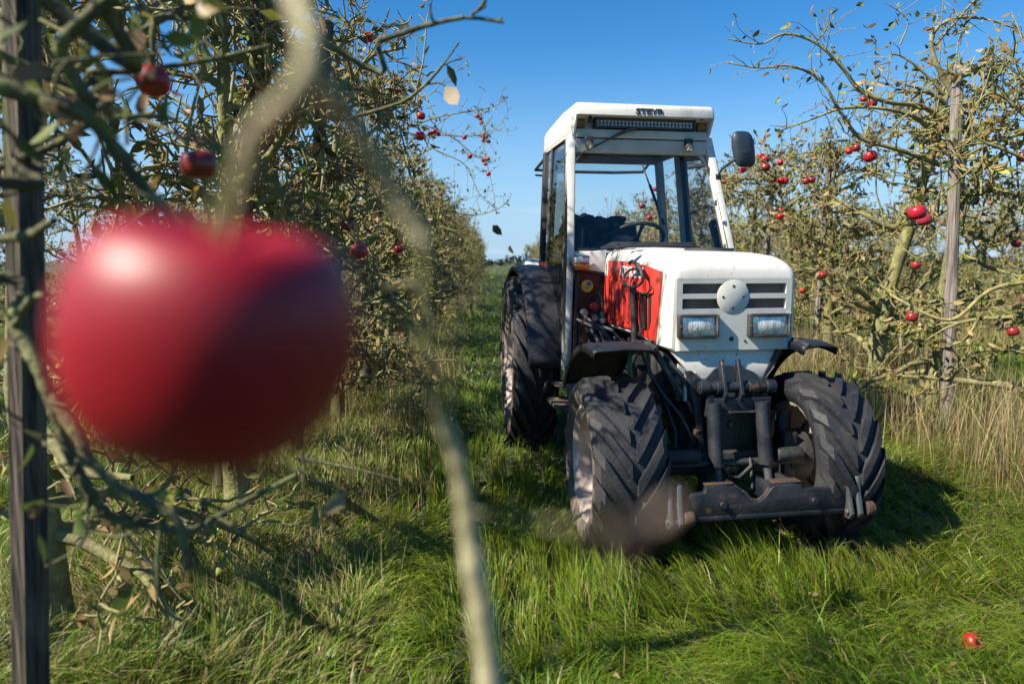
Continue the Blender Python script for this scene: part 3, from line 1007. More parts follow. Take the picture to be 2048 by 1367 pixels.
# mudguards -----------------------------------------------------------
def guard(cu, cw, r, a0, a1, v0, v1, lip, n=20, lipdir=-1):
    m = MB()
    rows = []
    for k in range(n + 1):
        a = R(a0 + (a1 - a0) * k / n)
        e = 0.0
        rows.append([circ(cu, cw, r - lip, a, v0), circ(cu, cw, r - .004, a, v0), circ(cu, cw, r, a, v0 + (v1 - v0) * .06), circ(cu, cw, r + .008, a, (v0 + v1) / 2),
                     circ(cu, cw, r, a, v1 - (v1 - v0) * .06), circ(cu, cw, r - .004, a, v1), circ(cu, cw, r - lip, a, v1)])
    m.grid(rows)
    return m


for s, off, gi, go in ((1, 0.53, 0.40, 0.675), (-1, -0.41, -0.27, -0.425)):
    g = guard(0.0, 0.395, 0.525, 76, 148, gi, go, 0.035)
    mg = sub(g, 'front_mudguard', M['fender'], tractor, solid=0.007, ang=40)
    g = guard(0.0, 0.395, 0.512, 78, 147, gi + .01 * s, go - .01 * s, 0.004)
    sub(g, 'muddy_lining', M['mud'], mg, solid=0.003)
    m = MB()
    m.tube([circ(0, 0.395, 0.53, R(a), off - 0.12 * s) for a in (76, 82, 90, 105, 120)], 0.012, 8)
    m.bar((-0.02, off - .15 * s, 0.93), (-0.02, off - .28 * s, 0.70), 0.03, 0.02)
    sub_each(m, 'stay', M['plastic'], mg)
    g = guard(-1.87, 0.60, 0.645, 2, 165, 0.475 * s, 0.705 * s, 0.03, 26)
    rg = sub(g, 'rear_mudguard', M['fender'], tractor, solid=0.008, ang=40)
    m = MB()
    rows = []
    for k in range(30):
        a = R(1 + 96 * k / 29)
        rows.append([circ(-1.87, 0.60, r, a, v) for r, v in ((0.640, 0.468 * s), (0.674, 0.468 * s), (0.674, 0.500 * s), (0.651, 0.500 * s))])
    m.grid(rows, closed=True)
    sub(m, 'red_edging', M['redtrim'], rg, ang=40)

# steps and frame on the left flank, below the cab door
m = MB()
m.box((-1.34, 0.42, 0.40), (-1.06, 0.58, 0.425)).box((-1.34, 0.40, 0.40), (-1.30, 0.43, 0.72)).box((-1.10, 0.40, 0.40), (-1.06, 0.43, 0.72))
m.prism([(-1.15, 0.46, 0.65), (-1.05, 0.46, 0.65), (-0.95, 0.46, 0.50), (-1.0, 0.46, 0.46), (-1.2, 0.46, 0.55)], (0, .05, 0))
m.box((-1.34, 0.44, 0.52), (-1.12, 0.56, 0.535))
sub(m, 'step', M['mudrubber'], tractor, 0.005)

# cab ------------------------------------------------------------------
cab = empty('cab', (0, 0, 0))
cab.parent = tractor
m = MB()
m.box((-1.95, -0.44, 0.62), (-1.09, 0.44, 0.98)).box((-1.40, -0.35, 0.98), (-1.12, 0.35, 1.30)).box((-2.12, -0.44, 0.95), (-1.9, 0.44, 1.24))
sub(m, 'cab_floor', M['cabblack'], cab, 0.01)
for s in (1, -1):
    m = MB()
    m.beam([(-1.165, 0.492 * s, 0.62), (-1.075, 0.500 * s, 1.33), (-1.325, 0.437 * s, 2.045)], 0.062, 0.050)
    pl = sub(m, 'front_pillar', M['white'], cab, 0.008)
    m = MB()
    for z in (1.62, 1.35):
        t = (z - 1.33) / 0.715
        m.box((-1.075 - .25 * t - .02, (0.50 - .063 * t) * s - .03, z), (-1.075 - .25 * t + .012, (0.50 - .063 * t) * s + .03, z + .035))
    sub_each(m, 'hinge', M['greysteel'], pl, 0.003)
    m = MB()
    m.beam([(-1.70, 0.490 * s, 1.20), (-1.79, 0.432 * s, 2.04)], 0.05, 0.035)
    m.beam([(-1.60, 0.492 * s, 0.64), (-1.70, 0.490 * s, 1.21)], 0.03, 0.03)
    sub(m, 'door_pillar', M['greygreen'] if s < 0 else M['cabblack'], cab, 0.005)
    m = MB()
    m.beam([(-2.02, 0.470 * s, 1.20), (-2.12, 0.42 * s, 2.06)], 0.06, 0.05)
    sub(m, 'rear_pillar', M['greygreen'] if s < 0 else M['cabblack'], cab, 0.006)
    # door: black frame with a tinted pane
    d = empty('door', (0, 0, 0))
    d.parent = cab
    m = MB()
    m.tube([(-1.215, 0.505 * s, 0.66), (-1.125, 0.515 * s, 1.33), (-1.365, 0.452 * s, 2.02), (-1.76, 0.452 * s, 2.025), (-1.665, 0.505 * s, 1.22), (-1.42, 0.507 * s, 0.94), (-1.215, 0.505 * s, 0.66)], 0.014, 6)
    sub(m, 'door_frame', M['cabblack'], d)
    m = MB()
    m.add([(-1.215, 0.507 * s, 0.66), (-1.125, 0.517 * s, 1.33), (-1.665, 0.507 * s, 1.22), (-1.42, 0.508 * s, 0.94), (-1.365, 0.453 * s, 2.02), (-1.76, 0.453 * s, 2.025)],
          [(0, 1, 2, 3), (1, 4, 5, 2)])
    sub(m, 'door_glass', M['tinted'] if s > 0 else M['glass'], d)
    m = MB()
    m.tube([(-1.16, 0.50 * s, 1.24), (-1.16, 0.54 * s, 1.24), (-1.16, 0.54 * s, 1.16), (-1.16, 0.50 * s, 1.16)], 0.008, 6)
    sub(m, 'door_handle', M['plastic'], d)
    m = MB()
    m.add([(-1.70, 0.488 * s, 1.25), (-2.02, 0.470 * s, 1.25), (-2.10, 0.428 * s, 2.03), (-1.785, 0.438 * s, 2.03)], [(0, 1, 2, 3)])
    sub(m, 'side_glass', M['glass'] if s < 0 else M['tinted'], cab)
# windscreen frame and pane
m = MB()
m.bar((-1.298, 0.42, 1.975), (-1.298, -0.42, 1.975), 0.05, 0.085)
m.bar((-1.090, 0.48, 1.325), (-1.090, -0.48, 1.325), 0.05, 0.03)
for s in (1, -1):
    m.prism([(-1.296, 0.418 * s, 1.94), (-1.296, 0.35 * s, 1.94), (-1.285, 0.385 * s, 1.918), (-1.272, 0.42 * s, 1.87)], (-0.03, 0, 0))
sub_each(m, 'windscreen_frame', M['greygreen'], cab, 0.008)
m = MB()
m.add([(-1.088, 0.475, 1.335), (-1.088, -0.475, 1.335), (-1.30, -0.412, 1.95), (-1.30, 0.412, 1.95)], [(0, 1, 2, 3)])
sub(m, 'windscreen', M['glass'], cab)
m = MB()
m.bar((-1.080, 0.46, 1.348), (-1.080, -0.46, 1.348), 0.02, 0.016)
m.tube([(-1.085, 0.2, 1.36), (-1.06, 0.1, 1.37), (-1.06, -0.30, 1.365)], 0.006, 6)
sub(m, 'wiper', M['cabblack'], cab)

# roof
rf = empty('roof', (0, 0, 0))
rf.parent = cab
m = MB()
prof = [(-1.195, 2.142), (-1.198, 2.18), (-1.212, 2.205), (-1.245, 2.219), (-1.60, 2.228), (-2.12, 2.200), (-2.165, 2.170), (-2.172, 2.070), (-1.315, 2.070), (-1.315, 2.130)]
rows = []
for v, ins in ((0.436, 0.022), (0.428, 0.006), (0.415, 0.0), (-0.415, 0.0), (-0.428, 0.006), (-0.436, 0.022)):
    cu, cw = -1.68, 2.14
    rows.append([(u - (ins if u > -1.3 else (-ins if u < -2.1 else 0)), v, w - (ins if w > 2.17 else 0)) for u, w in prof])
m.grid(rows, closed=True)
m.add(rows[0], [tuple(range(len(prof)))]).add(rows[-1], [tuple(range(len(prof)))])
sub(m, 'roof_shell', M['white'], rf, 0.0, ang=30)
m = MB()
for s in (1, -1):
    m.prism([(-1.205, 0.4345 * s, 2.15), (-1.262, 0.4345 * s, 2.055), (-1.290, 0.4345 * s, 2.028), (-2.155, 0.4345 * s, 2.052), (-2.155, 0.4345 * s, 2.10), (-1.33, 0.4345 * s, 2.13)], (0, -0.014 * s, 0))
sub_each(m, 'roof_skirt', M['white'], rf, 0.004)
m = MB()
m.box((-1.345, -0.418, 2.022), (-1.262, 0.418, 2.072))
m.box((-1.345, -0.418, 1.99), (-1.305, 0.418, 2.022))
sub(m, 'roof_front_rail', M['greygreen'], rf, 0.006)
m = MB()
m.box((-1.318, 0.36, 2.078), (-1.285, 0.415, 2.128)).box((-1.318, -0.415, 2.078), (-1.285, -0.36, 2.128))
sub_each(m, 'wood_block', M['brownbox'], rf, 0.003)
m = MB()
m.box((-2.15, -0.42, 2.045), (-1.32, 0.42, 2.068))
m.box((-2.15, -0.42, 1.99), (-2.09, 0.42, 2.045)).box((-2.09, -0.42, 1.995), (-1.34, -0.385, 2.045)).box((-2.09, 0.385, 1.995), (-1.34, 0.42, 2.045))
sub(m, 'headliner', M['beige'], rf, 0.01)
m = MB()
for v in (0.34, -0.36):
    m.cyl((-1.235, v, 2.136), (-1.235, v, 2.146), 0.013, n=10)
sub_each(m, 'roof_bolt', M['plastic'], rf)
base = Matrix(((1, 0, 0, 0), (0, 0, -1, 0), (0, 1, 0, 0), (0, 0, 0, 1)))
base.translation = Vector(T(-1.1945, -0.015, 2.166))
text_mesh('lettering', 'STEYR', 0.046, M['blackink'], rf, base @ Matrix.Rotation(R(-4), 4, 'X'), 1.35, 0.0015, 0.0014)
# light bar
lbz = empty('light_bar', (0, 0, 0))
lbz.parent = rf
m = MB()
m.box((-1.30, -0.318, 2.078), (-1.246, 0.296, 2.088)).box((-1.30, -0.318, 2.126), (-1.240, 0.296, 2.137)).box((-1.30, -0.318, 2.088), (-1.284, 0.296, 2.126))
m.box((-1.298, 0.296, 2.076), (-1.238, 0.306, 2.138)).box((-1.298, -0.328, 2.076), (-1.238, -0.318, 2.138))
m.bar((-1.27, .33, 2.08), (-1.27, .33, 2.14), .02, .012)
m.cyl((-1.25, .345, 2.12), (-1.25, .33, 2.12), .02, n=10)
sub(m, 'housing', M['plastic'], lbz, 0.002)
m = MB()
nled = 27
for k in range(nled):
    for j in range(2):
        v = -0.318 + 0.614 * (k + .5) / nled
        w = 2.0975 + 0.019 * j
        m.lathe((-1.283, v, w), (1, 0, 0), [(0.002, 0.003), (0.006, 0.006), (0.018, 0.0092)], 10)
sub(m, 'reflectors', M['led'], lbz, ang=60)
m = MB()
m.add([(-1.250, -0.318, 2.088), (-1.250, 0.296, 2.088), (-1.250, 0.296, 2.126), (-1.250, -0.318, 2.126)], [(0, 1, 2, 3)])
sub(m, 'cover', glassmat('lamp_cover', (0.97, 0.98, 0.98), 0.04), lbz)
m = MB()
m.tube([(-1.245, 0.06, 2.075), (-1.235, 0.10, 2.068), (-1.255, 0.22, 2.01), (-1.275, 0.36, 1.94), (-1.28, 0.43, 1.90)], [0.013, 0.012, 0.005, 0.0045, 0.0045], 8)
sub(m, 'cable', M['plastic'], lbz)
# work lamps under the roof rail
for v in (0.345, -0.285):
    m = MB()
    m.box((-1.262, v - .025, 1.985), (-1.235, v + .022, 2.024), 0)
    m.cyl((-1.25, v, 1.985), (-1.22, v, 1.962), 0.022, 0.026, 12, 0)
    wl = sub(m, 'work_lamp', M['plastic'], rf, 0.003)
    m = MB()
    m.lathe((-1.221, v, 1.963), (0.79, 0, -0.61), [(0.0, 0.022), (0.006, 0.016), (0.008, 0)], 12)
    sub(m, 'lamp_lens', M['chrome'], wl)
# opened rear window with its strut
m = MB()
m.add([(-2.17, 0.40, 2.05), (-2.17, -0.40, 2.05), (-2.50, -0.43, 1.985), (-2.50, 0.43, 1.985)], [(0, 1, 2, 3)])
rw = sub(m, 'rear_window', M['glass'], cab)
m = MB()
m.tube([(-2.17, 0.405, 2.05), (-2.50, 0.435, 1.985), (-2.515, 0.2, 1.978), (-2.515, -0.2, 1.978), (-2.50, -0.435, 1.985), (-2.17, -0.405, 2.05)], 0.012, 6)
sub(m, 'window_edge', M['cabblack'], rw)
m = MB()
m.tube([(-2.44, 0.28, 1.99), (-2.44, 0.28, 1.93), (-2.42, 0.45, 1.935)], 0.009, 6)
m.box((-2.46, 0.165, 1.88), (-2.43, 0.20, 1.985))
sub(m, 'window_latch', M['plastic'], rw)
m = MB()
m.cyl((-2.30, -0.36, 2.02), (-2.16, -0.40, 1.78), 0.006, n=8).cyl((-2.20, -0.39, 1.85), (-2.02, -0.44, 1.55), 0.011, n=8)
sub(m, 'gas_strut', M['plastic'], cab)
m = MB()
m.bar((-2.03, 0.45, 1.255), (-2.03, -0.45, 1.255), 0.05, 0.04)
sub(m, 'rear_rail', M['cabblack'], cab, 0.005)

# seat with a jacket thrown over it, steering wheel, dash
se = empty('seat', (0, 0, 0))
se.parent = cab
m = MB()
m.box((-1.95, -0.22, 1.10), (-1.52, 0.26, 1.22))
m.prism([(-1.86, 0.26, 1.2), (-1.80, 0.26, 1.2), (-1.92, 0.26, 1.54), (-1.96, 0.26, 1.56), (-2.0, 0.26, 1.52)], (0, -0.46, 0))
sub(m, 'cushion', M['cabblack'], se, 0.03, seg=3)
sr = random.Random(11)


def lump(mb, c, r, seed, amp=0.22, n=14):
    """Crumpled cloth heap."""
    q = random.Random(seed)
    ph = [[q.uniform(0, 6.28) for _ in range(3)] for _ in range(5)]
    rows = []
    for i in range(n + 1):
        th = math.pi * i / n
        row = []
        for j in range(2 * n):
            fi = 2 * math.pi * j / (2 * n)
            d = (math.sin(th) * math.cos(fi), math.sin(th) * math.sin(fi), math.cos(th))
            k = 1 + amp * sum(math.sin((2.2 + 1.4 * s) * d[0] + p[0]) * math.sin((2.6 + 1.2 * s) * d[1] + p[1]) * math.sin((2.0 + 1.5 * s) * d[2] + p[2]) for s, p in enumerate(ph))
            row.append((c[0] + r[0] * d[0] * k, c[1] + r[1] * d[1] * k, c[2] + r[2] * d[2] * k))
        rows.append(row)
    mb.grid(rows, closed=True)


jk = MB()
lump(jk, (-1.86, 0.22, 1.47), (0.09, 0.16, 0.12), 1, 0.22, 22)
lump(jk, (-1.80, 0.26, 1.38), (0.10, 0.12, 0.13), 2, 0.25, 22)
lump(jk, (-1.92, 0.02, 1.54), (0.07, 0.13, 0.055), 4, 0.2, 18)
o = jk.build('jacket', M['fabric'], None, lambda u, v, w: (TX + u * math.sin(TYAW) - v * math.cos(TYAW), TY - u * math.cos(TYAW) - v * math.sin(TYAW), w))
tag(o, 'crumpled black jacket thrown over the tractor seat behind the windscreen', 'jacket')
sw = empty('steering_wheel', (0, 0, 0))
sw.parent = cab
m = MB()
sc_, sv_, sz_ = -1.40, -0.005, 1.41
ax = Vector((-0.55, 0, 0.84)).normalized()
ex_, ey_ = Vector((0, 1, 0)), ax.cross(Vector((0, 1, 0)))
cc = Vector((sc_, sv_, sz_))
m.tube([cc + (ex_ * math.cos(t) + ey_ * math.sin(t)) * 0.185 for t in [2 * math.pi * k / 36 for k in range(37)]], 0.0125, 8, cap=False)
sub(m, 'wheel_rim', M['cabblack'], sw)
m = MB()
for a in (0.5, 2.6, 4.7):
    m.bar(cc - ax * 0.03, cc + (ex_ * math.cos(a) + ey_ * math.sin(a)) * 0.18, 0.02, 0.008)
m.cyl(cc - ax * 0.05, cc - ax * 0.01, 0.035, n=14)
m.cyl(cc - ax * 0.25, cc - ax * 0.04, 0.022, n=12)
sub(m, 'spoke', M['cabblack'], sw)
m = MB()
m.prism([(-1.11, 0.30, 1.30), (-1.11, 0.30, 1.335), (-1.22, 0.30, 1.40), (-1.32, 0.30, 1.37), (-1.34, 0.30, 1.30)], (0, -0.62, 0))
sub(m, 'dashboard', M['cabblack'], cab, 0.015)
m = MB()
for v, w in ((0.33, 1.52), (0.27, 1.47)):
    m.tube([(-1.55, v - .02, 1.2), (-1.53, v, 1.4), (-1.50, v, w - .05)], 0.006, 6, 1)
    m.tube([(-1.50, v, w - .06), (-1.49, v, w)], [0.012, 0.018], 10, 0)
m.tube([(-1.20, 0.405, 1.25), (-1.19, 0.40, 1.36), (-1.20, 0.395, 1.47)], 0.014, 8, 2)
sub_each(m, 'control_lever', [M['cabblack'], M['greysteel'], M['plastic']], cab)
tag_grey = MB()
tag_grey.lathe((-1.62, -0.02, 1.36), (0.8, 0, 0.6), [(0, 0.11), (0.012, 0.11), (0.016, 0.1), (0.016, 0)], 24)
sub(tag_grey, 'seat_pad', M['greycloth'], se)

# door-side indicator lamp
ind = empty('indicator_lamp', (0, 0, 0))
ind.parent = tractor
m = MB()
m.box((-1.03, 0.398, 1.222), (-0.99, 0.498, 1.312), 0)
m.bar((-1.05, 0.50, 1.27), (-1.02, 0.47, 1.27), 0.03, 0.03, 0)
sub(m, 'housing', M['plastic'], ind, 0.008)
m = MB()
m.box((-0.992, 0.407, 1.266), (-0.978, 0.489, 1.304))
sub(m, 'white_lens', M['clearlens'], ind, 0.006)
m = MB()
m.box((-0.992, 0.407, 1.228), (-0.976, 0.489, 1.264))
sub(m, 'amber_lens', M['amber'], ind, 0.006)
# wing mirror on the right pillar
mr_ = empty('wing_mirror', (0, 0, 0))
mr_.parent = tractor
m = MB()
mp_ = []
for k in range(28):
    t = 2 * math.pi * k / 28
    a, b = math.cos(t), math.sin(t)
    ex = 0.068 * (abs(a) ** 0.58) * (1 if a >= 0 else -1)
    ey = 0.104 * (abs(b) ** 0.58) * (1 if b >= 0 else -1)
    mp_.append((ex, ey))
rows = []
for sc, du in ((0.96, -0.012), (1.0, -0.002), (1.0, 0.008), (0.9, 0.02), (0.6, 0.030), (0.25, 0.034), (0.01, 0.034)):
    rows.append([(-1.05 + du, -0.547 - x * sc + y * sc * 0.17, 1.938 + y * sc) for x, y in mp_])
m.grid(rows, closed=True)
sub(m, 'mirror_shell', M['mirror_back'], mr_, ang=60)
m = MB()
m.add([(-1.061, -0.547 - x * .95 + y * .95 * .17, 1.938 + y * .95) for x, y in mp_], [tuple(range(28))])
sub(m, 'mirror_glass', M['chrome'], mr_)
m = MB()
m.tube([(-1.20, -0.463, 1.80), (-1.15, -0.465, 1.835), (-1.05, -0.485, 1.87), (-1.03, -0.54, 1.915), (-1.02, -0.56, 1.925)], 0.0075, 8)
m.cyl((-1.03, -0.545, 1.92), (-1.012, -0.545, 1.92), 0.013, n=10)
m.box((-1.24, -0.485, 1.74), (-1.20, -0.452, 1.81))
sub(m, 'mirror_arm', M['plastic'], mr_)
m = MB()
m.tube([(-1.12, -0.49, 1.52), (-1.10, -0.455, 1.52), (-1.10, -0.452, 1.515)], 0.008, 6)
sub(m, 'mirror_bracket', M['white'], mr_)

# white canister and rails carried behind the rear wheel
m = MB()
m.lathe((-2.75, 0.30, 1.17), (0, 1, 0), [(0.0, 0.0), (0.0, 0.10), (0.02, 0.13), (0.18, 0.13), (0.20, 0.10), (0.20, 0.0)], 24)
spt = sub(m, 'spray_tank', M['white'], tractor)
m = MB()
m.tube([(-2.75, 0.45, 1.15), (-2.77, 0.46, 1.34), (-2.77, 0.44, 1.39)], 0.010, 6, 0)
m.tube([(-2.75, 0.32, 1.15), (-2.75, 0.30, 1.30), (-2.73, 0.27, 1.38)], 0.010, 6, 0)
m.bar((-2.1, 0.30, 0.75), (-2.85, 0.30, 0.95), 0.05, 0.06, 1)
m.bar((-2.1, -0.30, 0.75), (-2.85, -0.30, 0.95), 0.05, 0.06, 1)
m.box((-2.86, -0.40, 0.93), (-2.62, 0.52, 1.04), 1)
sub(m, 'tank_rail', [M['white'], M['engine']], spt)

# ------------------------------------------------------------------ ground and grass
ROW = -0.028                     # the rows run a touch to the left of straight ahead
LX, RX = -1.28, 3.72             # where the left and right tree rows cross the camera's line


def row_x(base, y):
    return base + ROW * y


gm, gnt, gb = new_mat("orchard_soil")
gN, gL = gnt.nodes, gnt.links
gtc = gN.new("ShaderNodeTexCoord")
gn1 = gN.new("ShaderNodeTexNoise")
gn1.inputs["Scale"].default_value = 1.7
gn1.inputs["Detail"].default_value = 9
gL.new(gtc.outputs["Object"], gn1.inputs["Vector"])
gcr = gN.new("ShaderNodeValToRGB")
ge = gcr.color_ramp.elements
ge[0].position, ge[0].color = 0.32, (0.020, 0.026, 0.010, 1)
ge[1].position, ge[1].color = 0.68, (0.070, 0.075, 0.026, 1)
k_ = ge.new(0.52)
k_.color = (0.035, 0.055, 0.014, 1)
gL.new(gn1.outputs[0], gcr.inputs[0])
gL.new(gcr.outputs[0], gb.inputs["Base Color"])
gb.inputs["Roughness"].default_value = 0.95
gn2 = gN.new("ShaderNodeTexNoise")
gn2.inputs["Scale"].default_value = 40
gn2.inputs["Detail"].default_value = 5
gL.new(gtc.outputs["Object"], gn2.inputs["Vector"])
gbp = gN.new("ShaderNodeBump")
gbp.inputs["Strength"].default_value = 0.8
gbp.inputs["Distance"].default_value = 0.04
gL.new(gn2.outputs[0], gbp.inputs["Height"])
gL.new(gbp.outputs[0], gb.inputs["Normal"])
gx = np.concatenate([-np.geomspace(1500, 2, 24), np.linspace(-1.6, 1.6, 9), np.geomspace(2, 1500, 24)])
gy = np.concatenate([-np.geomspace(1500, 2, 24), np.linspace(-1.6, 1.6, 9), np.geomspace(2, 1500, 24)])
GX, GY = np.meshgrid(gx, gy)
gv = np.stack([GX.ravel(), GY.ravel(), np.zeros(GX.size)], 1)
ii, jj = np.meshgrid(np.arange(len(gy) - 1), np.arange(len(gx) - 1), indexing='ij')
q0 = (ii * len(gx) + jj).ravel()
gq = np.stack([q0, q0 + 1, q0 + 1 + len(gx), q0 + len(gx)], 1)
ground = bpy.data.objects.new("ground", np_mesh("ground", gv, quads=gq, mats=[gm]))
col.objects.link(ground)
tag(ground, 'flat orchard ground under the grass reaching to the horizon', 'ground', kind='structure')


def vnoise(x, y, sc, seed):
    """Smooth value noise in 0..1."""
    r = np.random.default_rng(seed)
    tab = r.random((64, 64))
    u, v = x * sc, y * sc
    i, j = np.floor(u).astype(int), np.floor(v).astype(int)
    f, g = u - i, v - j
    f, g = f * f * (3 - 2 * f), g * g * (3 - 2 * g)
    a, b = tab[i % 64, j % 64], tab[(i + 1) % 64, j % 64]
    c, d = tab[i % 64, (j + 1) % 64], tab[(i + 1) % 64, (j + 1) % 64]
    return (a * (1 - f) + b * f) * (1 - g) + (c * (1 - f) + d * f) * g


def strip_mask(x, y):
    """1 under the tree rows, 0 in the mown alleys."""
    m = np.zeros_like(x)
    for base, wd in ((LX, 0.75), (RX, 1.0), (LX - 4.4, 0.8), (RX + 4.6, 1.0), (LX - 8.8, 0.8), (RX + 9.2, 1.0)):
        d = np.abs(x - (base + ROW * y))
        m = np.maximum(m, np.clip((wd + 0.25 - d) / 0.5, 0, 1))
    return m


def under_tyre(x, y):
    c, s = math.cos(TYAW), math.sin(TYAW)
    dx, dy = x - TX, y - TY
    u = dx * s - dy * c
    v = -dx * c - dy * s
    r = np.zeros_like(x, bool)
    for uc, vc_, ru in ((0, 0.53, 0.30), (0, -0.41, 0.30), (-1.87, 0.635, 0.38), (-1.87, -0.635, 0.38)):
        r |= (np.abs(u - uc) < ru) & (np.abs(v - vc_) < 0.17)
    body = (u > -2.2) & (u < 0.45) & (np.abs(v) < 0.62)
    return r, body, u, v


def blades(x, y, h, wid, lean_dir, lean, c0, c1, nseg=3):
    n = len(x)
    ang = rng.uniform(0, 2 * np.pi, n)
    side = np.stack([np.cos(ang), np.sin(ang), np.zeros(n)], 1)
    ld = np.stack([np.cos(lean_dir), np.sin(lean_dir)], 1)
    P = []
    C = []
    ts = np.linspace(0, 1, nseg + 1)
    for i, t in enumerate(ts):
        out = (lean * (0.25 * t + 0.75 * t * t)) * h
        up = h * (t - 0.42 * np.minimum(lean, 1.4) * t * t * t)
        ctr = np.stack([x + ld[:, 0] * out, y + ld[:, 1] * out, np.maximum(up, 0.005)], 1)
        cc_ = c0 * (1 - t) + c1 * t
        if i < nseg:
            w = (wid * (1 - 0.72 * t * t))[:, None] / 2
            P += [ctr - side * w, ctr + side * w]
            C += [cc_, cc_]
        else:
            P.append(ctr)
            C.append(cc_)
    k = 2 * nseg + 1
    V = np.stack(P, 1).reshape(-1, 3)
    CC = np.stack(C, 1).reshape(-1, 3)
    b = (np.arange(n) * k)[:, None]
    quads = []
    for i in range(nseg - 1):
        quads.append(b + np.array([[2 * i, 2 * i + 1, 2 * i + 3, 2 * i + 2]]))
    q = np.concatenate(quads) if quads else np.zeros((0, 4), int)
    t3 = b + np.array([[2 * nseg - 2, 2 * nseg - 1, 2 * nseg]])
    return V, q, t3, CC


def scatter(n, y0, y1, xmin, xmax, power=1.0):
    """Ground points inside the view's wedge, denser close by."""
    t = rng.random(n)
    y = y0 + (y1 - y0) * t ** power
    half = 0.80 * y + 0.35
    x = rng.uniform(-1, 1, n) * half
    k = (x > xmin) & (x < xmax)
    return x[k], y[k]


def grass_layer(n, y0, y1, wscale, hscale, power=1.0, xmin=-60, xmax=60):
    x, y = scatter(n, y0, y1, xmin, xmax, power)
    s = strip_mask(x, y)
    tyre_, body, tu, tv = under_tyre(x, y)
    keep = ~tyre_
    x, y, s, body = x[keep], y[keep], s[keep], body[keep]
    n = len(x)
    clump = vnoise(x, y, 2.2, 1)
    clump2 = vnoise(x, y, 6.5, 2)
    big = vnoise(x, y, 0.7, 3)
    # pull blades towards tuft centres
    gxs = (np.floor(x / 0.16) + 0.5 + 0.35 * np.sin(np.floor(y / 0.16) * 12.9898)) * 0.16
    gys = (np.floor(y / 0.16) + 0.5 + 0.35 * np.cos(np.floor(x / 0.16) * 7.233)) * 0.16
    pull = rng.uniform(0.0, 0.75, n)
    x = x + (gxs - x) * pull * 0.8
    y = y + (gys - y) * pull * 0.8
    h = (0.08 + 0.16 * clump ** 1.3 + 0.06 * clump2) * rng.uniform(0.45, 1.25, n) * hscale
    h *= 0.88 + 0.30 * s
    # pressed wheel track to the right of the middle
    wt = np.exp(-((x - (0.62 + 0.02 * y)) / 0.20) ** 2) * (y < 3.2) + 0.8 * np.exp(-((x - (1.75 + 0.0 * y)) / 0.22) ** 2) * (y < 3.0)
    h *= 1 - 0.35 * wt
    h[body] *= 0.75
    apron = (tu[keep] > 0.18) & (tu[keep] < 0.75) & (np.abs(tv[keep]) < 0.95)
    ld = 2 * np.pi * vnoise(x, y, 1.3, 4) * 1.6 + rng.normal(0, 0.7, n)
    lean = np.clip(0.25 + 0.9 * vnoise(x, y, 1.8, 5) + rng.normal(0, 0.28, n), 0.05, 1.6)
    lean = np.where(wt > 0.4, np.maximum(lean, 1.0 + 0.4 * rng.random(n)), lean)
    right_pile = (x > 0.5) & (y < 4.2)
    lean = np.where(right_pile, np.clip(lean + 0.35, 0, 1.7), lean)
    ld = np.where(right_pile, math.pi + 0.5 + rng.normal(0, 0.8, n) + 1.5 * (clump2 - .5), ld)
    lean = np.where(apron, np.clip(lean * .5, 0.05, .6), lean)
    h = np.where(apron, np.maximum(h, 0.09) + 0.07 * rng.random(n), h)
    wid = rng.uniform(0.0022, 0.0052, n) * wscale
    g = rng.random(n)
    green = np.array([0.105, 0.235, 0.014]) * (0.55 + 0.9 * g[:, None])
    lime = np.array([0.34, 0.40, 0.036])
    straw = np.array([0.42, 0.33, 0.15])
    k = np.clip(0.16 + 0.75 * (big - .15) + rng.normal(0, 0.2, n), 0, 1)[:, None]
    c = green * (1 - k) + lime * k
    dry = (rng.random(n) < (0.10 + 0.32 * s + 0.14 * (clump < 0.3)))[:, None]
    c = np.where(dry, straw * (0.5 + 0.8 * rng.random((n, 1))), c)
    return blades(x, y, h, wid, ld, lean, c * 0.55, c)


def straw_layer(n, y0, y1, wscale, hs=1.0, power=1.0):
    x, y = scatter(n, y0, y1, -60, 60, power)
    s = strip_mask(x, y)
    pat = vnoise(x, y, 0.9, 9)
    side = np.where(x > 0, 1.0, np.where(y < 4.5, 0.22, 0.6))
    keep = rng.random(len(x)) < s * np.clip((pat - 0.15) * 2.4, 0, 1) * side
    x, y, s = x[keep], y[keep], s[keep]
    n = len(x)
    h = rng.uniform(0.14, 0.64, n) * (0.6 + 0.7 * vnoise(x, y, 1.5, 10)) * hs
    h *= np.where(x < 0, np.where(y < 4.5, 0.6, 0.85), 1.0)
    tall = rng.random(n) < 0.025
    h = np.where(tall & (x > 0), h * 1.9, h)
    ld = rng.uniform(0, 2 * np.pi, n)
    lean = np.abs(rng.normal(0.25, 0.28, n))
    wid = rng.uniform(0.0016, 0.0040, n) * wscale
    g = rng.random((n, 1))
    c = np.array([0.66, 0.52, 0.27]) * (0.35 + 0.85 * g)
    grn = (rng.random((n, 1)) < 0.22)
    c = np.where(grn, np.array([0.12, 0.19, 0.035]) * (.5 + g), c)
    brn = (rng.random((n, 1)) < 0.2)
    c = np.where(brn, np.array([0.20, 0.12, 0.06]) * (.4 + g), c)
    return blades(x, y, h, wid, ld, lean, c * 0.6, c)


def join_layers(layers, name, mat):
    V, Q, T3, C = [], [], [], []
    o = 0
    for v, q, t, c in layers:
        V.append(v)
        Q.append(q + o)
        T3.append(t + o)
        C.append(c)
        o += len(v)
    me = np_mesh(name, np.concatenate(V), np.concatenate(T3), np.concatenate(Q), [mat], colors=np.concatenate(C))
    ob = bpy.data.objects.new(name, me)
    col.objects.link(ob)
    return ob


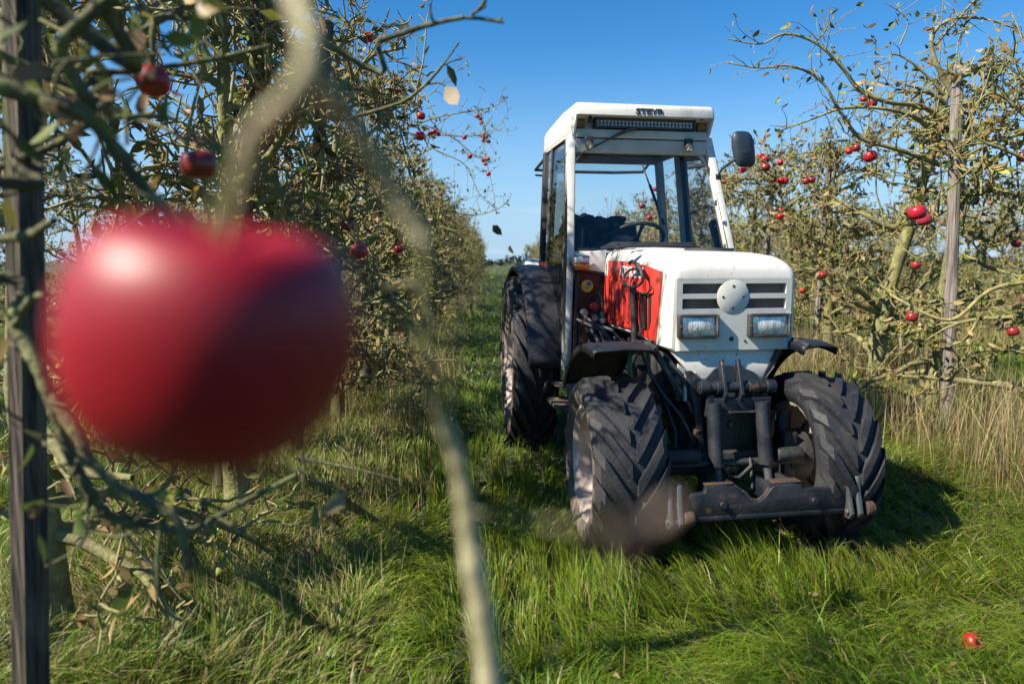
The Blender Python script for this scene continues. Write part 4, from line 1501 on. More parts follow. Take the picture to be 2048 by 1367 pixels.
DENS = 1.0
grass = join_layers([
    grass_layer(int(60000 * DENS), 1.6, 3.2, 1.0, 1.0),
    grass_layer(int(90000 * DENS), 3.0, 6.5, 1.15, 1.0),
    grass_layer(int(85000 * DENS), 6.3, 15, 1.9, 1.05, 1.3),
    grass_layer(int(60000 * DENS), 14.5, 50, 4.5, 1.15, 1.4),
    grass_layer(int(26000 * DENS), 48, 220, 16, 1.5, 1.6),
], 'grass', M['grassblade'])
tag(grass, 'lush green orchard grass covering the alley', 'grass', kind='stuff')
straw = join_layers([
    straw_layer(int(140000 * DENS), 2.0, 7, 1.0),
    straw_layer(int(220000 * DENS), 6.5, 18, 1.5, 1.0, 1.2),
    straw_layer(int(60000 * DENS), 17, 60, 4, 1.1, 1.4),
], 'dry_grass', M['grassblade'])
tag(straw, 'pale dry grass stalks standing along the tree rows', 'dry grass', kind='stuff')

# ------------------------------------------------------------------ apple trees


class Veg:
    """Fast collector of tapered limbs and leaves for one plant."""
    def __init__(s):
        s.V, s.Q, s.T, s.C, s.qm, s.tm = [], [], [], [], [], []
        s.o = 0

    def limb(s, pts, rad, n=5, mi=0):
        pts = np.asarray(pts, float)
        k = len(pts)
        d = np.gradient(pts, axis=0)
        d /= np.linalg.norm(d, axis=1)[:, None] + 1e-9
        ref = np.array([0.31, 0.22, 0.92]) if abs(d[0, 2]) < 0.85 else np.array([0.9, 0.3, 0.1])
        x = np.cross(d, ref)
        x /= np.linalg.norm(x, axis=1)[:, None] + 1e-9
        y = np.cross(d, x)
        a = np.linspace(0, 2 * np.pi, n, endpoint=False)
        rad = np.asarray(rad, float)
        ring = pts[:, None, :] + rad[:, None, None] * (x[:, None, :] * np.cos(a)[None, :, None] + y[:, None, :] * np.sin(a)[None, :, None])
        v = ring.reshape(-1, 3)
        i, j = np.meshgrid(np.arange(k - 1), np.arange(n), indexing='ij')
        p = (i * n + j).ravel()
        q = (i * n + (j + 1) % n).ravel()
        s.Q.append(np.stack([p, q, q + n, p + n], 1) + s.o)
        s.qm.append(np.full(len(p), mi))
        s.V.append(v)
        s.C.append(np.full((len(v), 3), 0.1))
        s.o += len(v)

    def leaves(s, pos, dirs, size, colr, r, mi=1, width=0.42):
        """Curled, folded leaves: eight vertices each."""
        n = len(pos)
        if n == 0:
            return
        d = dirs / (np.linalg.norm(dirs, axis=1)[:, None] + 1e-9)
        rnd = r.normal(size=(n, 3))
        x = np.cross(d, rnd)
        x /= np.linalg.norm(x, axis=1)[:, None] + 1e-9
        z = np.cross(x, d)
        curl = r.uniform(-0.2, 0.9, n)
        fold = r.uniform(0.05, 0.75, n)
        tw = r.normal(0, 0.35, n)
        wd = width * r.uniform(0.55, 1.15, n)
        tpl = [(0, 0, 0), (.33, .5, .30), (.33, -.5, .30), (.36, 0, 0), (.70, .40, .26), (.70, -.40, .26), (.72, 0, 0), (1, 0, 0)]
        P = []
        for (a, b, c) in tpl:
            zz = c * fold * wd * 1.5 - curl * a * a * 0.55
            bx = b * wd
            ct, st_ = np.cos(tw * a), np.sin(tw * a)
            xx, z2 = bx * ct - zz * st_, bx * st_ + zz * ct
            P.append(pos + size[:, None] * (d * (a * (1 - 0.25 * np.abs(curl) * a))[:, None] + x * xx[:, None] + z * z2[:, None]))
        v = np.stack(P, 1).reshape(-1, 3)
        b = (np.arange(n) * 8)[:, None] + s.o
        s.T.append(np.concatenate([b + np.array([[0, 1, 3]]), b + np.array([[0, 3, 2]]), b + np.array([[4, 7, 6]]), b + np.array([[6, 7, 5]])]))
        s.Q.append(np.concatenate([b + np.array([[1, 4, 6, 3]]), b + np.array([[3, 6, 5, 2]])]))
        s.tm.append(np.full(4 * n, mi))
        s.qm.append(np.full(2 * n, mi))
        cv = np.repeat(colr, 8, axis=0)
        s.V.append(v)
        s.C.append(cv)
        s.o += len(v)

    def mesh(s, name, mats):
        return np_mesh(name, np.concatenate(s.V), np.concatenate(s.T) if s.T else None, np.concatenate(s.Q), mats,
                       np.concatenate(s.tm) if s.tm else None, np.concatenate(s.qm), np.concatenate(s.C))


LEAF_COLS = 1.75 * np.array([[0.085, 0.105, 0.02], [0.06, 0.085, 0.018], [0.13, 0.13, 0.028], [0.19, 0.13, 0.05], [0.14, 0.085, 0.04], [0.22, 0.17, 0.085],
                      [0.05, 0.048, 0.025], [0.20, 0.19, 0.035], [0.09, 0.05, 0.028]])
LEAF_P = np.array([.20, .13, .16, .14, .10, .09, .08, .05, .05])


def leaf_colors(n, r, warm=0.0):
    p = LEAF_P.copy()
    p[3:6] *= 1 + warm
    p[:3] *= max(0.2, 1 - warm * .6)
    p /= p.sum()
    c = LEAF_COLS[r.choice(len(LEAF_COLS), n, p=p)]
    return c * r.uniform(0.65, 1.35, (n, 1))


def wander(r, p0, d0, L, k, jit, grav=0.0, up=0.0):
    p = np.array(p0, float)
    d = np.array(d0, float)
    d /= np.linalg.norm(d)
    pts = [p.copy()]
    for i in range(k):
        d = d + r.normal(0, jit, 3) + np.array([0, 0, up - grav])
        d /= np.linalg.norm(d)
        p = p + d * L / k
        pts.append(p.copy())
    return np.array(pts)


def gen_tree(seed, H=2.75, tr=0.045, nscaf=24, across=0.72, along=0.75, leafy=1.0, shoots=9, warm=0.0, fine=True, low=0.30, twigs=1.0, bare=0.0):
    r = np.random.default_rng(seed)
    tk, cr = Veg(), Veg()
    base = np.array([0, 0, -0.03])
    trunk = wander(r, base, (r.normal(0, .05), r.normal(0, .05), 1), H * 0.93, 12, 0.055, 0, 0.05)
    trad = tr * (1 - 0.78 * np.linspace(0, 1, len(trunk)) ** 1.1)
    trad[0] *= 1.35
    trad *= r.uniform(0.9, 1.12, len(trunk))
    tk.limb(trunk, trad, 9)
    tips, tdir = [], []

    def spurs(pts, rate, mi=0):
        """Short knobbly spurs with leaf rosettes along a limb."""
        L = np.linalg.norm(np.diff(pts, axis=0), axis=1).sum()
        n = r.poisson(rate * L)
        for _ in range(n):
            t = r.uniform(0.1, 1) * (len(pts) - 1)
            i = min(int(t), len(pts) - 2)
            p = pts[i] + (pts[i + 1] - pts[i]) * (t - i)
            d = r.normal(0, 1, 3) + np.array([0, 0, 0.5])
            d /= np.linalg.norm(d)
            l = r.uniform(0.02, 0.11)
            q = wander(r, p, d, l, 2, 0.25)
            if fine:
                cr.limb(q, [0.0052, 0.0045, 0.0038], 3)
            tips.append(q[-1])
            tdir.append(d)

    zs = np.sort(r.uniform(low, H * 0.90, nscaf))
    az0 = r.uniform(0, 6.28)
    for i, z in enumerate(zs):
        f = z / H
        k = np.searchsorted(trunk[:, 2], z)
        k = min(max(k, 1), len(trunk) - 1)
        t = (z - trunk[k - 1, 2]) / max(1e-6, trunk[k, 2] - trunk[k - 1, 2])
        p = trunk[k - 1] + (trunk[k] - trunk[k - 1]) * np.clip(t, 0, 1)
        az = az0 + i * 2.4 + r.normal(0, .4)
        d = np.array([math.cos(az), math.sin(az), r.uniform(-0.05, 0.55)])
        L = math.hypot(math.cos(az) * across, math.sin(az) * along) * (1.05 - 0.42 * f) * r.uniform(0.75, 1.3)
        pts = wander(r, p, d, L, 7, 0.20, 0.03, 0.03)
        r0 = tr * r.uniform(0.30, 0.55) * (1 - 0.35 * f)
        tk.limb(pts, r0 * (1 - 0.72 * np.linspace(0, 1, 8)), 6)
        spurs(pts, 9 * leafy)
        for _ in range(int(r.integers(3, 6) * twigs + .5)):
            j = r.integers(1, 7)
            d2 = (pts[j + 1 if j < 7 else j] - pts[j - 1]) * 2 + r.normal(0, .16, 3) * 2 + np.array([0, 0, r.uniform(-.10, .22)])
            L2 = r.uniform(0.16, 0.50)
            p2 = wander(r, pts[j], d2, L2, 5, 0.24, 0.04, 0.02)
            cr.limb(p2, np.linspace(0.0092, 0.0032, 6), 4)
            spurs(p2, 15 * leafy)
            for _ in range(r.integers(1, 3)):
                j2 = r.integers(1, 5)
                p3 = wander(r, p2[j2], r.normal(0, 1, 3) + np.array([0, 0, .25]), r.uniform(.08, .26), 3, 0.22)
                cr.limb(p3, np.linspace(0.005, 0.0022, 4), 3)
                spurs(p3, 13 * leafy)
                tips.append(p3[-1])
                tdir.append(p3[-1] - p3[-2])
    for _ in range(shoots):                           # whippy upright shoots
        z = r.uniform(0.62, 0.93)
        p = trunk[int(z * (len(trunk) - 1))] + np.array([r.normal(0, .28), r.normal(0, .34), r.uniform(-.05, .15)])
        q = wander(r, p, (r.normal(0, .25), r.normal(0, .25), 1), r.uniform(.4, 1.0), 6, 0.10, 0, 0.02)
        cr.limb(q, np.linspace(0.008, 0.0022, 7), 4)
        spurs(q, 7 * leafy)
    tips, tdir = np.array(tips), np.array(tdir)
    m = len(tips)
    cnt = r.choice([0, 1, 2, 3, 4], m, p=[.32, .28, .21, .13, .06]) * (r.random(m) > bare)
    idx = np.repeat(np.arange(m), cnt)
    n = len(idx)
    pos = tips[idx] + r.normal(0, 0.008, (n, 3))
    dr = tdir[idx] / (np.linalg.norm(tdir[idx], axis=1)[:, None] + 1e-9) * 0.5 + r.normal(0, 0.75, (n, 3)) + np.array([0, 0, -0.35])
    cr.leaves(pos, dr, r.uniform(0.045, 0.10, n), leaf_colors(n, r, warm), r)
    return tk.mesh('trunk', [M['bark']]), cr.mesh('crown', [M['twig'], M['leaf']])


variants = [gen_tree(100 + i, H=h, tr=t, nscaf=ns, across=ac, leafy=lf, shoots=sh, warm=w, twigs=1.55 if i > 5 else 1.05, bare=.60 if i > 5 else .12, low=.18 if i > 5 else .30)
            for i, (h, t, ns, ac, lf, sh, w) in enumerate((
                (2.75, .066, 20, .72, 1.05, 9, .1), (2.60, .062, 19, .78, .95, 12, .3), (2.90, .056, 21, .70, 1.1, 8, .0),
                (2.70, .072, 19, .75, .85, 14, .4), (2.55, .056, 20, .74, 1.15, 10, .2), (2.80, .068, 18, .80, .80, 11, .5), (2.75, .06, 27, .78, 1.3, 11, .35), (2.65, .064, 26, .80, 1.25, 10, .5)))]


def plant(var, x, y, rz, sc, label, group=None, lean=(0, 0), zs=None):
    t = empty('apple_tree', (x, y, 0), rz)
    t.rotation_euler = (lean[0], lean[1], rz)
    t.scale = (sc, sc, zs or sc)
    for nm, me in (('trunk', variants[var][0]), ('crown', variants[var][1])):
        o = bpy.data.objects.new(nm, me)
        col.objects.link(o)
        o.parent = t
    tag(t, label, 'apple tree', group)
    return t


pr = random.Random(21)
# left row: from behind the camera to the far end of the alley
left_near = {
    2.15: 'mossy apple tree crowding the left edge beside the nearest wooden post',
    3.15: 'apple tree with a thick green trunk just above the big red apple',
    4.20: 'apple tree on the left row around the second wooden post from the camera',
    5.25: 'apple tree on the left row beyond the third wooden post from the camera',
    6.35: 'apple tree of the left row whose twigs with small apples reach over the alley',
}
for y, lab in left_near.items():
    plant(pr.randrange(6) if y < 3 else 6 + pr.randrange(2), row_x(LX, y) + pr.uniform(-.08, .08) - (.19 if y < 3 else 0), y, pr.uniform(0, 6.28), pr.uniform(1.0, 1.1), lab, 'apple trees of the left row', zs=1.14)
for k, y in enumerate((-5.6, -4.4, -3.2, -2.0)):
    plant((k * 2 + 1) % 6, row_x(LX, y) - 0.1, y, pr.uniform(0, 6.28), 1.02, 'apple tree of the left row standing behind the camera', 'apple trees behind the camera')
y = 7.4
while y < 62:
    plant(pr.choice((0, 2, 4, 6, 7, 6, 7)), row_x(LX, y) + pr.uniform(-.1, .1), y, pr.uniform(0, 6.28), pr.uniform(.90, 1.04),
          'apple tree farther down the left row, one of the crowns merging towards the horizon', 'far apple trees of the left row')
    y += pr.uniform(.95, 1.2) if y < 30 else 1.5
# right row
right_near = {
    4.25: ('apple tree at the right edge with long bare shoots over the tall dry grass', 1.08, 5),
    5.62: ('apple tree with a slim green stem tied to the tall grey post', 1.06, 1),
    6.55: ('apple tree with the thick lit trunk behind the pair of red apples', 1.22, 3),
    7.55: ('apple tree on the right row between the thick trunk and the brown leaning post', 1.0, 6),
    8.60: ('apple tree on the right row with red apples beside the wing mirror', 1.0, 4),
    9.75: ('apple tree on the right row showing just right of the white cab pillar', 1.0, 2),
}
for y, (lab, sc, var) in right_near.items():
    t_ = plant(var, row_x(RX, y) + pr.uniform(-.06, .06), y, pr.uniform(0, 6.28), sc, lab, 'apple trees of the right row')
    right_trees = globals().setdefault('right_trees', {})
    right_trees[y] = t_
y = 10.8
while y < 62:
    plant(pr.randrange(6), row_x(RX, y) + pr.uniform(-.1, .1), y, pr.uniform(0, 6.28), pr.uniform(.92, 1.08),
          'apple tree farther down the right row, seen through or behind the tractor cab', 'far apple trees of the right row')
    y += pr.uniform(1.0, 1.25) if y < 30 else 1.6
# the next rows beyond
for base, y0, y1, lab, grp in ((RX + 4.6, 6.5, 46, 'apple tree in the row behind the right row, glimpsed through its branches', 'apple trees of the next row to the right'),
                               (RX + 9.2, 9.0, 50, 'apple tree in the second row behind the right row, low on the skyline', 'apple trees of the second row to the right'),
                               (LX - 4.4, 4.0, 30, 'apple tree in the row behind the left row, glimpsed through its branches', 'apple trees of the next row to the left')):
    y = y0
    while y < y1:
        plant(pr.randrange(6), row_x(base, y) + pr.uniform(-.15, .15), y, pr.uniform(0, 6.28), pr.uniform(.9, 1.0), lab, grp)
        y += pr.uniform(.95, 1.2)

# far hedge on the horizon
hv_ = Veg()
hr_ = np.random.default_rng(55)
for x0, x1, y0, hh, n in ((-90, 140, 190, 3.0, 5200), (-11.5, -6.0, 150, 4.2, 380), (20, 60, 175, 6.0, 1500)):
    x = hr_.uniform(x0, x1, n)
    top = hh * (0.45 + 0.55 * vnoise(x, x * 0 + y0, 0.23, 61))
    z = top * hr_.random(n) ** 0.7
    pos = np.stack([x, y0 + hr_.normal(0, 2.0, n), z], 1)
    c = np.array([0.035, 0.045, 0.02]) * hr_.uniform(.5, 1.5, (n, 1))
    hv_.leaves(pos, hr_.normal(size=(n, 3)), hr_.uniform(.5, 1.3, n), c, hr_, 0, 0.8)
hedge = bpy.data.objects.new('treeline', hv_.mesh('treeline', [M['leaf']]))
col.objects.link(hedge)
tag(hedge, 'low dark treeline along the horizon at the end of the alley', 'treeline', kind='stuff')

# ------------------------------------------------------------------ wooden posts


def post(p0, p1, r0, r1, label, seed):
    m = MB()
    q = random.Random(seed)
    p0, p1 = Vector(p0), Vector(p1)
    n, ns = 18, 14
    d = (p1 - p0)
    x, y_ = frame_for(d)
    ang = [q.uniform(.86, 1.08) for _ in range(n)]
    rows = []
    for i in range(ns + 1):
        t = i / ns
        row = []
        for k in range(n):
            a = 2 * math.pi * k / n
            rr_ = (r0 + (r1 - r0) * t) * ang[k] * (1 + q.uniform(-.025, .025))
            row.append(p0 + d * t + (x * math.cos(a) + y_ * math.sin(a)) * rr_ - p0)
        rows.append(row)
    m.grid(rows, closed=True)
    m.add([tuple(v + d.normalized() * q.uniform(-.006, .01)) for v in rows[-1]], [tuple(range(n))])
    o = m.build('wooden_post', M['post'] if p0.x < 0 else M['sunlitpost'], None, ang=45)
    o.location = p0
    tag(o, label, 'post', 'wooden tree posts')
    return o


def ground_at(px, py):
    r = ray(px, py)
    t = -CAM_H / r.z
    return Vector((0, 0, CAM_H)) + r * t


def lpost(px0, px1, Y, ztop, r, label, seed, py0=1300, py1=50):
    a, b = at(px0, py0, Y), at(px1, py1, Y)
    d = (b - a) / (b.z - a.z)
    p0 = a - d * (a.z + 0.1)
    p1 = a + d * (ztop - a.z)
    return post(p0, p1, r * 1.04, r * .96, label, seed)


lpost(62, 44, 1.45, 2.35, 0.034, 'nearest weathered wooden post, filling the left edge with a dark shaded side', 1)
lpost(440, 516, 3.35, 2.75, 0.042, 'dark wooden post behind the big red apple, foot showing below it', 2, 1030, 50)
lpost(612, 652, 4.35, 2.72, 0.040, 'dark wooden post right of the blurred branch, among leaves of the left row', 3, 620, 90)
lpost(735, 742, 6.3, 1.5, 0.035, 'short dark post low in the left row beside the rim of the big apple', 4, 780, 560)
lpost(1896, 1914, 5.2, 2.58, 0.042, 'tall grey wooden post in sunlight beside the slim green stem', 5, 800, 200)
lpost(1630, 1660, 8.0, 2.63, 0.040, 'brown leaning post in the right row left of the thick trunk', 6, 700, 300)
lpost(1532, 1546, 9.8, 2.45, 0.038, 'dark post in the right row below the red apples beside the wing mirror', 7, 520, 350)
pk = random.Random(4)
for k, (base, y) in enumerate(((LX, 9.2), (LX, 12.4), (LX, 15.8), (LX, 19.0), (RX, 13.0), (RX, 16.2), (RX, 19.5))):
    x = row_x(base, y)
    o = post((x, y, -.1), (x + pk.uniform(-.08, .08), y + pk.uniform(-.05, .05), 2.35), .04, .038, 'post farther down the rows, mostly hidden among the branches', 20 + k)
    o["group"] = 'far posts in the tree rows'

# ------------------------------------------------------------------ foreground tree leaning into the picture from the left
fg = empty('apple_tree', (-1.25, 0.55, 0))
tag(fg, 'near apple tree whose blurred branches hang across the left of the picture', 'apple tree', 'apple trees of the left row')
ft, fb, fw, fn = Veg(), Veg(), Veg(), Veg()
fr_ = np.random.default_rng(77)
F0 = np.array([-1.25, 0.55, 0.0])


def smooth_path(ctrl, k=5):
    c = np.array(ctrl, float)
    c = np.vstack([2 * c[0] - c[1], c, 2 * c[-1] - c[-2]])
    out = []
    for i in range(1, len(c) - 2):
        for j in range(k):
            t = j / k
            p0, p1, p2, p3 = c[i - 1], c[i], c[i + 1], c[i + 2]
            out.append(.5 * ((2 * p1) + (-p0 + p2) * t + (2 * p0 - 5 * p1 + 4 * p2 - p3) * t * t + (-p0 + 3 * p1 - 3 * p2 + p3) * t ** 3))
    out.append(c[-2])
    return np.array(out)


def px_path(pts):
    return [np.array(at(x, y, Y)) - F0 for x, y, Y in pts]


def fbranch(veg, pts, r0, r1, n=8, k=6, knob=0.12):
    p = smooth_path(px_path(pts) if len(pts[0]) == 3 and abs(pts[0][0]) > 5 else pts, k)
    rad = np.linspace(r0, r1, len(p)) * (1 + fr_.normal(0, knob, len(p)))
    veg.limb(p, np.abs(rad), n)
    return p


trunk_f = wander(np.random.default_rng(5), (0, 0, -.03), (0.02, 0.02, 1), 2.6, 12, .05, 0, .05)
ft.limb(trunk_f, np.linspace(.05, .018, 13), 10)


def root(z):
    i = int(np.argmin(np.abs(trunk_f[:, 2] - z)))
    return trunk_f[i]


MIDP = []


def from_trunk(z, pts, r0, r1, veg=None, n=8, mid=None):
    p = [root(z)] + px_path(pts)
    q = smooth_path(p, 6)
    rad = np.linspace(r0, r1, len(q)) * (1 + fr_.normal(0, .08, len(q)))
    (veg or fb).limb(q, np.abs(rad), n)
    MIDP.extend(t for t in q if t[1] + F0[1] > 0.8 and t[0] + F0[0] < -0.28)
    return q


# strongly blurred limbs closest to the lens
from_trunk(2.3, [(300, -330, .50), (520, -120, .30), (596, 10, .235), (618, 105, .22), (585, 190, .215), (520, 250, .22), (482, 310, .222)], .0050, .0026, fn)
fbranch(fb, [(482, 310, .222), (440, 395, .215), (414, 470, .208)], .0014, .0012)
fbranch(fn, [(618, 120, .22), (660, 190, .235), (715, 265, .25), (770, 350, .265), (805, 420, .27), (850, 490, .27)], .0036, .0030)
fbranch(fb, [(478, 320, .22), (530, 355, .29), (600, 420, .40), (700, 520, .48), (790, 610, .52), (850, 700, .54), (915, 805, .56)], .0028, .0022)
fbranch(fb, [(700, 520, .48), (760, 575, .50), (830, 570, .50), (872, 655, .49)], .0028, .0018)
fbranch(fb, [(850, 490, .27), (846, 600, .27), (850, 720, .28), (872, 800, .31), (885, 845, .33)], .0018, .0016)
fbranch(fn, [(868, 790, .31), (885, 840, .33), (915, 920, .34), (932, 1020, .34), (945, 1120, .34), (966, 1240, .34), (985, 1420, .34)], .0028, .0078)
fbranch(fn, [(932, 1020, .34), (1080, 1045, .2), (1180, 1055, .16), (1250, 1045, .13)], .0004, .00025, n=5)
# mid-distance branches at the upper left
from_trunk(2.25, [(140, 40, .95), (209, 6, .9), (260, -80, .9)], .013, .008, fb)
from_trunk(1.85, [(60, 190, .92), (120, 90, .9), (209, 6, .9), (300, -60, .95)], .012, .007, fb)
from_trunk(1.75, [(0, 172, .85), (92, 200, .85), (172, 233, .86), (233, 300, .88), (276, 362, .9), (338, 425, .92), (420, 520, .95)], .012, .006, fb)
from_trunk(1.9, [(101, 158, 1.15), (180, 145, 1.15), (270, 142, 1.18), (420, 120, 1.25), (540, 92, 1.3)], .009, .0035, fb)
from_trunk(1.8, [(60, 200, 1.2), (130, 155, 1.25), (276, 66, 1.3), (381, 10, 1.35), (450, -40, 1.4)], .009, .004, fb)
from_trunk(1.55, [(-20, 362, .95), (30, 325, 1.0), (110, 290, 1.02), (170, 255, 1.05), (215, 238, 1.08)], .010, .0035, fb)
fbranch(fb, [(110, 290, 1.02), (150, 262, 1.0), (128, 268, 1.0)], .003, .002, n=6)
fbranch(fb, [(215, 238, 1.08), (290, 232, 1.12), (330, 232, 1.16), (355, 245, 1.2)], .0045, .0025)
from_trunk(2.2, [(330, -40, 1.35), (308, 40, 1.3), (306, 110, 1.3), (300, 150, 1.3)], .009, .0035, fb)
from_trunk(2.3, [(640, 78, 1.35), (760, 78, 1.35), (850, 52, 1.35), (930, 36, 1.35), (1008, 44, 1.35)], .0075, .003, fb)
fbranch(fb, [(868, 48, 1.35), (862, 30, 1.34), (860, 8, 1.33)], .003, .0022, n=6)
fbranch(fb, [(1000, 44, 1.35), (1002, 36, 1.35)], .003, .003, n=6)
# branches low on the left
def low(pts, r0, r1):
    return fbranch(fb, pts, r0, r1)


from_trunk(1.0, [(-60, 560, 1.0), (29, 654, 1.0), (65, 712, .98), (101, 798, .97), (137, 899, .97), (173, 972, .98), (209, 1022, 1.0), (245, 1040, 1.02), (317, 1055, 1.05), (375, 1062, 1.07), (420, 1040, 1.1), (510, 992, 1.15), (592, 950, 1.2)], .011, .0045)
low([(101, 791, .97), (159, 878, .95), (180, 921, .95), (238, 972, .95), (289, 997, .95), (354, 1037, .95), (368, 1087, .95), (379, 1138, .95)], .0085, .0055)
low([(325, 1037, .98), (317, 1090, .98), (314, 1195, .98)], .0045, .002)
low([(173, 972, .98), (178, 1000, .98), (166, 1029, .98)], .006, .003)
low([(238, 972, .95), (300, 990, .96), (335, 965, .98), (352, 930, 1.0)], .005, .0035)
low([(29, 654, 1.0), (60, 600, .95), (95, 588, .92)], .007, .004)
low([(-20, 480, 1.0), (60, 470, .95), (85, 455, .93), (110, 440, .92)], .008, .005)
fbranch(fb, [(700, 236, 2.0), (800, 206, 2.0), (850, 170, 2.0), (890, 124, 2.0), (918, 84, 2.0)], .0065, .0025)
fbranch(fb, [(850, 170, 2.0), (875, 166, 2.0), (892, 172, 2.0)], .003, .002)
fbranch(fb, [(880, 134, 2.0), (905, 122, 2.0), (924, 118, 2.0)], .003, .002)
low([(592, 915, 1.6), (700, 935, 1.6), (800, 960, 1.6)], .005, .002)
# short spurs on those branches
for veg, src in ((fb, (101, 798, .97)), (fb, (209, 1022, 1.0)), (fb, (420, 1040, 1.1)), (fb, (65, 712, .98)), (fb, (233, 300, .88)), (fb, (130, 155, 1.25)), (fb, (760, 78, 1.35)),
                 (fb, (306, 110, 1.3)), (fb, (276, 66, 1.3)), (fb, (180, 145, 1.15)), (fb, (180, 921, .95)), (fb, (930, 36, 1.35)), (fb, (30, 325, 1.0))):
    for _ in range(3):
        p = np.array(at(*src)) - F0 + fr_.normal(0, .008, 3)
        veg.limb(wander(fr_, p, fr_.normal(0, 1, 3), fr_.uniform(.02, .06), 3, .3), [.0035, .003, .0028, .0024], 5)
# leaves: a few near ones, plus the dark bud and the dried leaf that blur into blobs
lp_, ld_, ls_, lc_ = [], [], [], []
for x, y, Y, s_, c_ in ((868, 520, .268, .022, (.03, .035, .018)), (1300, 1044, .13, .0075, (.26, .19, .15)), (1262, 1040, .13, .008, (.24, .17, .13)), (1222, 1046, .13, .0075, (.26, .19, .15)), (1285, 1054, .131, .0075, (.26, .19, .15)), (1242, 1056, .131, .0075, (.26, .19, .15)),
                        (893, 128, 2.0, .07, (.16, .13, .05)), (922, 118, 2.0, .06, (.15, .105, .055)), (890, 172, 2.0, .085, (.24, .17, .09)),
                        (236, 35, 1.1, .06, (.10, .10, .03)), (140, 190, 1.1, .06, (.22, .12, .03)), (232, 60, 1.2, .06, (.24, .16, .09)), (285, 95, 1.2, .06, (.10, .11, .03)),
                        (10, 395, 1.1, .06, (.30, .24, .03)), (260, 400, 1.3, .06, (.28, .20, .03)), (400, 370, 1.3, .05, (.30, .18, .03)), (965, 480, 2.2, .05, (.09, .1, .03)), (985, 450, 2.2, .05, (.06, .06, .03)),
                        (1020, 490, 2.3, .04, (.12, .13, .04)), (320, 60, 1.3, .06, (.08, .09, .025)), (370, 90, 1.4, .06, (.08, .10, .025)), (200, 120, 1.2, .06, (.07, .09, .025))):
    lp_.append(np.array(at(x, y, Y)) - F0)
    ld_.append(fr_.normal(0, .5, 3) + np.array([0.2, 0, -.7]))
    ls_.append(s_)
    lc_.append(c_)
for k in range(95):
    t = MIDP[fr_.integers(len(MIDP))] + fr_.normal(0, .03, 3)
    q = wander(fr_, t, fr_.normal(0, 1, 3), fr_.uniform(.03, .16), 3, .25)
    fb.limb(q, [.0028, .0024, .002, .0016], 4)
    for _ in range(fr_.integers(0, 3)):
        lp_.append(q[-1] + fr_.normal(0, .006, 3))
        ld_.append(fr_.normal(0, .6, 3) + np.array([0, 0, -.4]))
        ls_.append(fr_.uniform(.035, .07))
        lc_.append(leaf_colors(1, fr_, .1)[0])
fw.leaves(np.array(lp_), np.array(ld_), np.array(ls_), np.array(lc_), fr_, 0, .5)
for nm, vg, mt in (('trunk', ft, [M['bark']]), ('branch', fn, [M['sunlitbark']]), ('branches', fb, [M['shadedmoss']]), ('leaves', fw, [M['leaf']])):
    o = bpy.data.objects.new(nm, vg.mesh(nm, mt))
    col.objects.link(o)
    o.parent = fg
# twigs carrying the three loose leaves in front of the alley


def reach(tree, paths, name, seed, leafn, warm=0.3):
    """Long hand-placed boughs of one tree, with twigs and a few leaves."""
    r = np.random.default_rng(seed)
    v = Veg()
    o = bpy.data.objects.new(name, None)
    tp, td = [], []
    for pts, r0, r1 in paths:
        p = smooth_path([np.array(at(*q)) for q in pts], 5)
        v.limb(p, np.linspace(r0, r1, len(p)) * (1 + r.normal(0, .07, len(p))), 6)
        n = int(len(p) * 0.9)
        for _ in range(n):
            i = r.integers(1, len(p) - 1)
            d = (p[i + 1] - p[i - 1]) / np.linalg.norm(p[i + 1] - p[i - 1]) * .6 + r.normal(0, .7, 3) + np.array([0, 0, .2])
            q = wander(r, p[i], d, r.uniform(.04, .34), 4, .2)
            v.limb(q, np.linspace(.0042, .0018, 5), 4)
            tp.append(q[-1])
            td.append(q[-1] - q[-2])
            tp.append(q[2])
            td.append(r.normal(0, .1, 3))
    idx = r.integers(0, len(tp), leafn)
    tp, td = np.array(tp), np.array(td)
    td = td / np.linalg.norm(td, axis=1)[:, None]
    v.leaves(tp[idx] + r.normal(0, .012, (leafn, 3)), td[idx] * .5 + r.normal(0, .6, (leafn, 3)) + np.array([0, 0, -.35]), r.uniform(.04, .085, leafn), leaf_colors(leafn, r, warm), r)
    me = v.mesh(name, [M['twig'], M['leaf']])
    ob = bpy.data.objects.new(name, me)
    col.objects.link(ob)
    ob.parent = tree
    bpy.context.view_layer.update()
    ob.matrix_parent_inverse = tree.matrix_world.inverted()
    return ob


far_left = plant(2, row_x(LX, 9.9), 9.9, 1.0, 1.1, 'apple tree of the left row whose long twigs hold small apples out over the alley', 'apple trees of the left row')
reach(far_left, [([(800, 262, 9.9), (870, 236, 9.9), (930, 224, 9.9), (985, 214, 9.9), (1012, 198, 9.9)], .012, .003),
                 ([(820, 270, 9.9), (880, 270, 9.9), (940, 272, 9.9), (990, 258, 9.9), (1022, 214, 9.9)], .012, .003),
                 ([(850, 250, 9.9), (905, 275, 9.9), (945, 308, 9.9), (970, 322, 9.9), (980, 352, 9.9), (990, 400, 9.9)], .011, .003),
                 ([(955, 222, 9.9), (968, 262, 9.9), (974, 285, 9.9)], .005, .003),
                 ([(870, 300, 9.9), (930, 330, 9.9), (960, 390, 9.9), (1000, 420, 9.9)], .010, .003),
                 ([(880, 420, 9.9), (950, 430, 9.9), (1000, 415, 9.9), (1015, 400, 9.9)], .010, .003),
                 ([(860, 190, 9.9), (900, 150, 9.9), (940, 130, 9.9)], .009, .003)], 'bough', 31, 130)
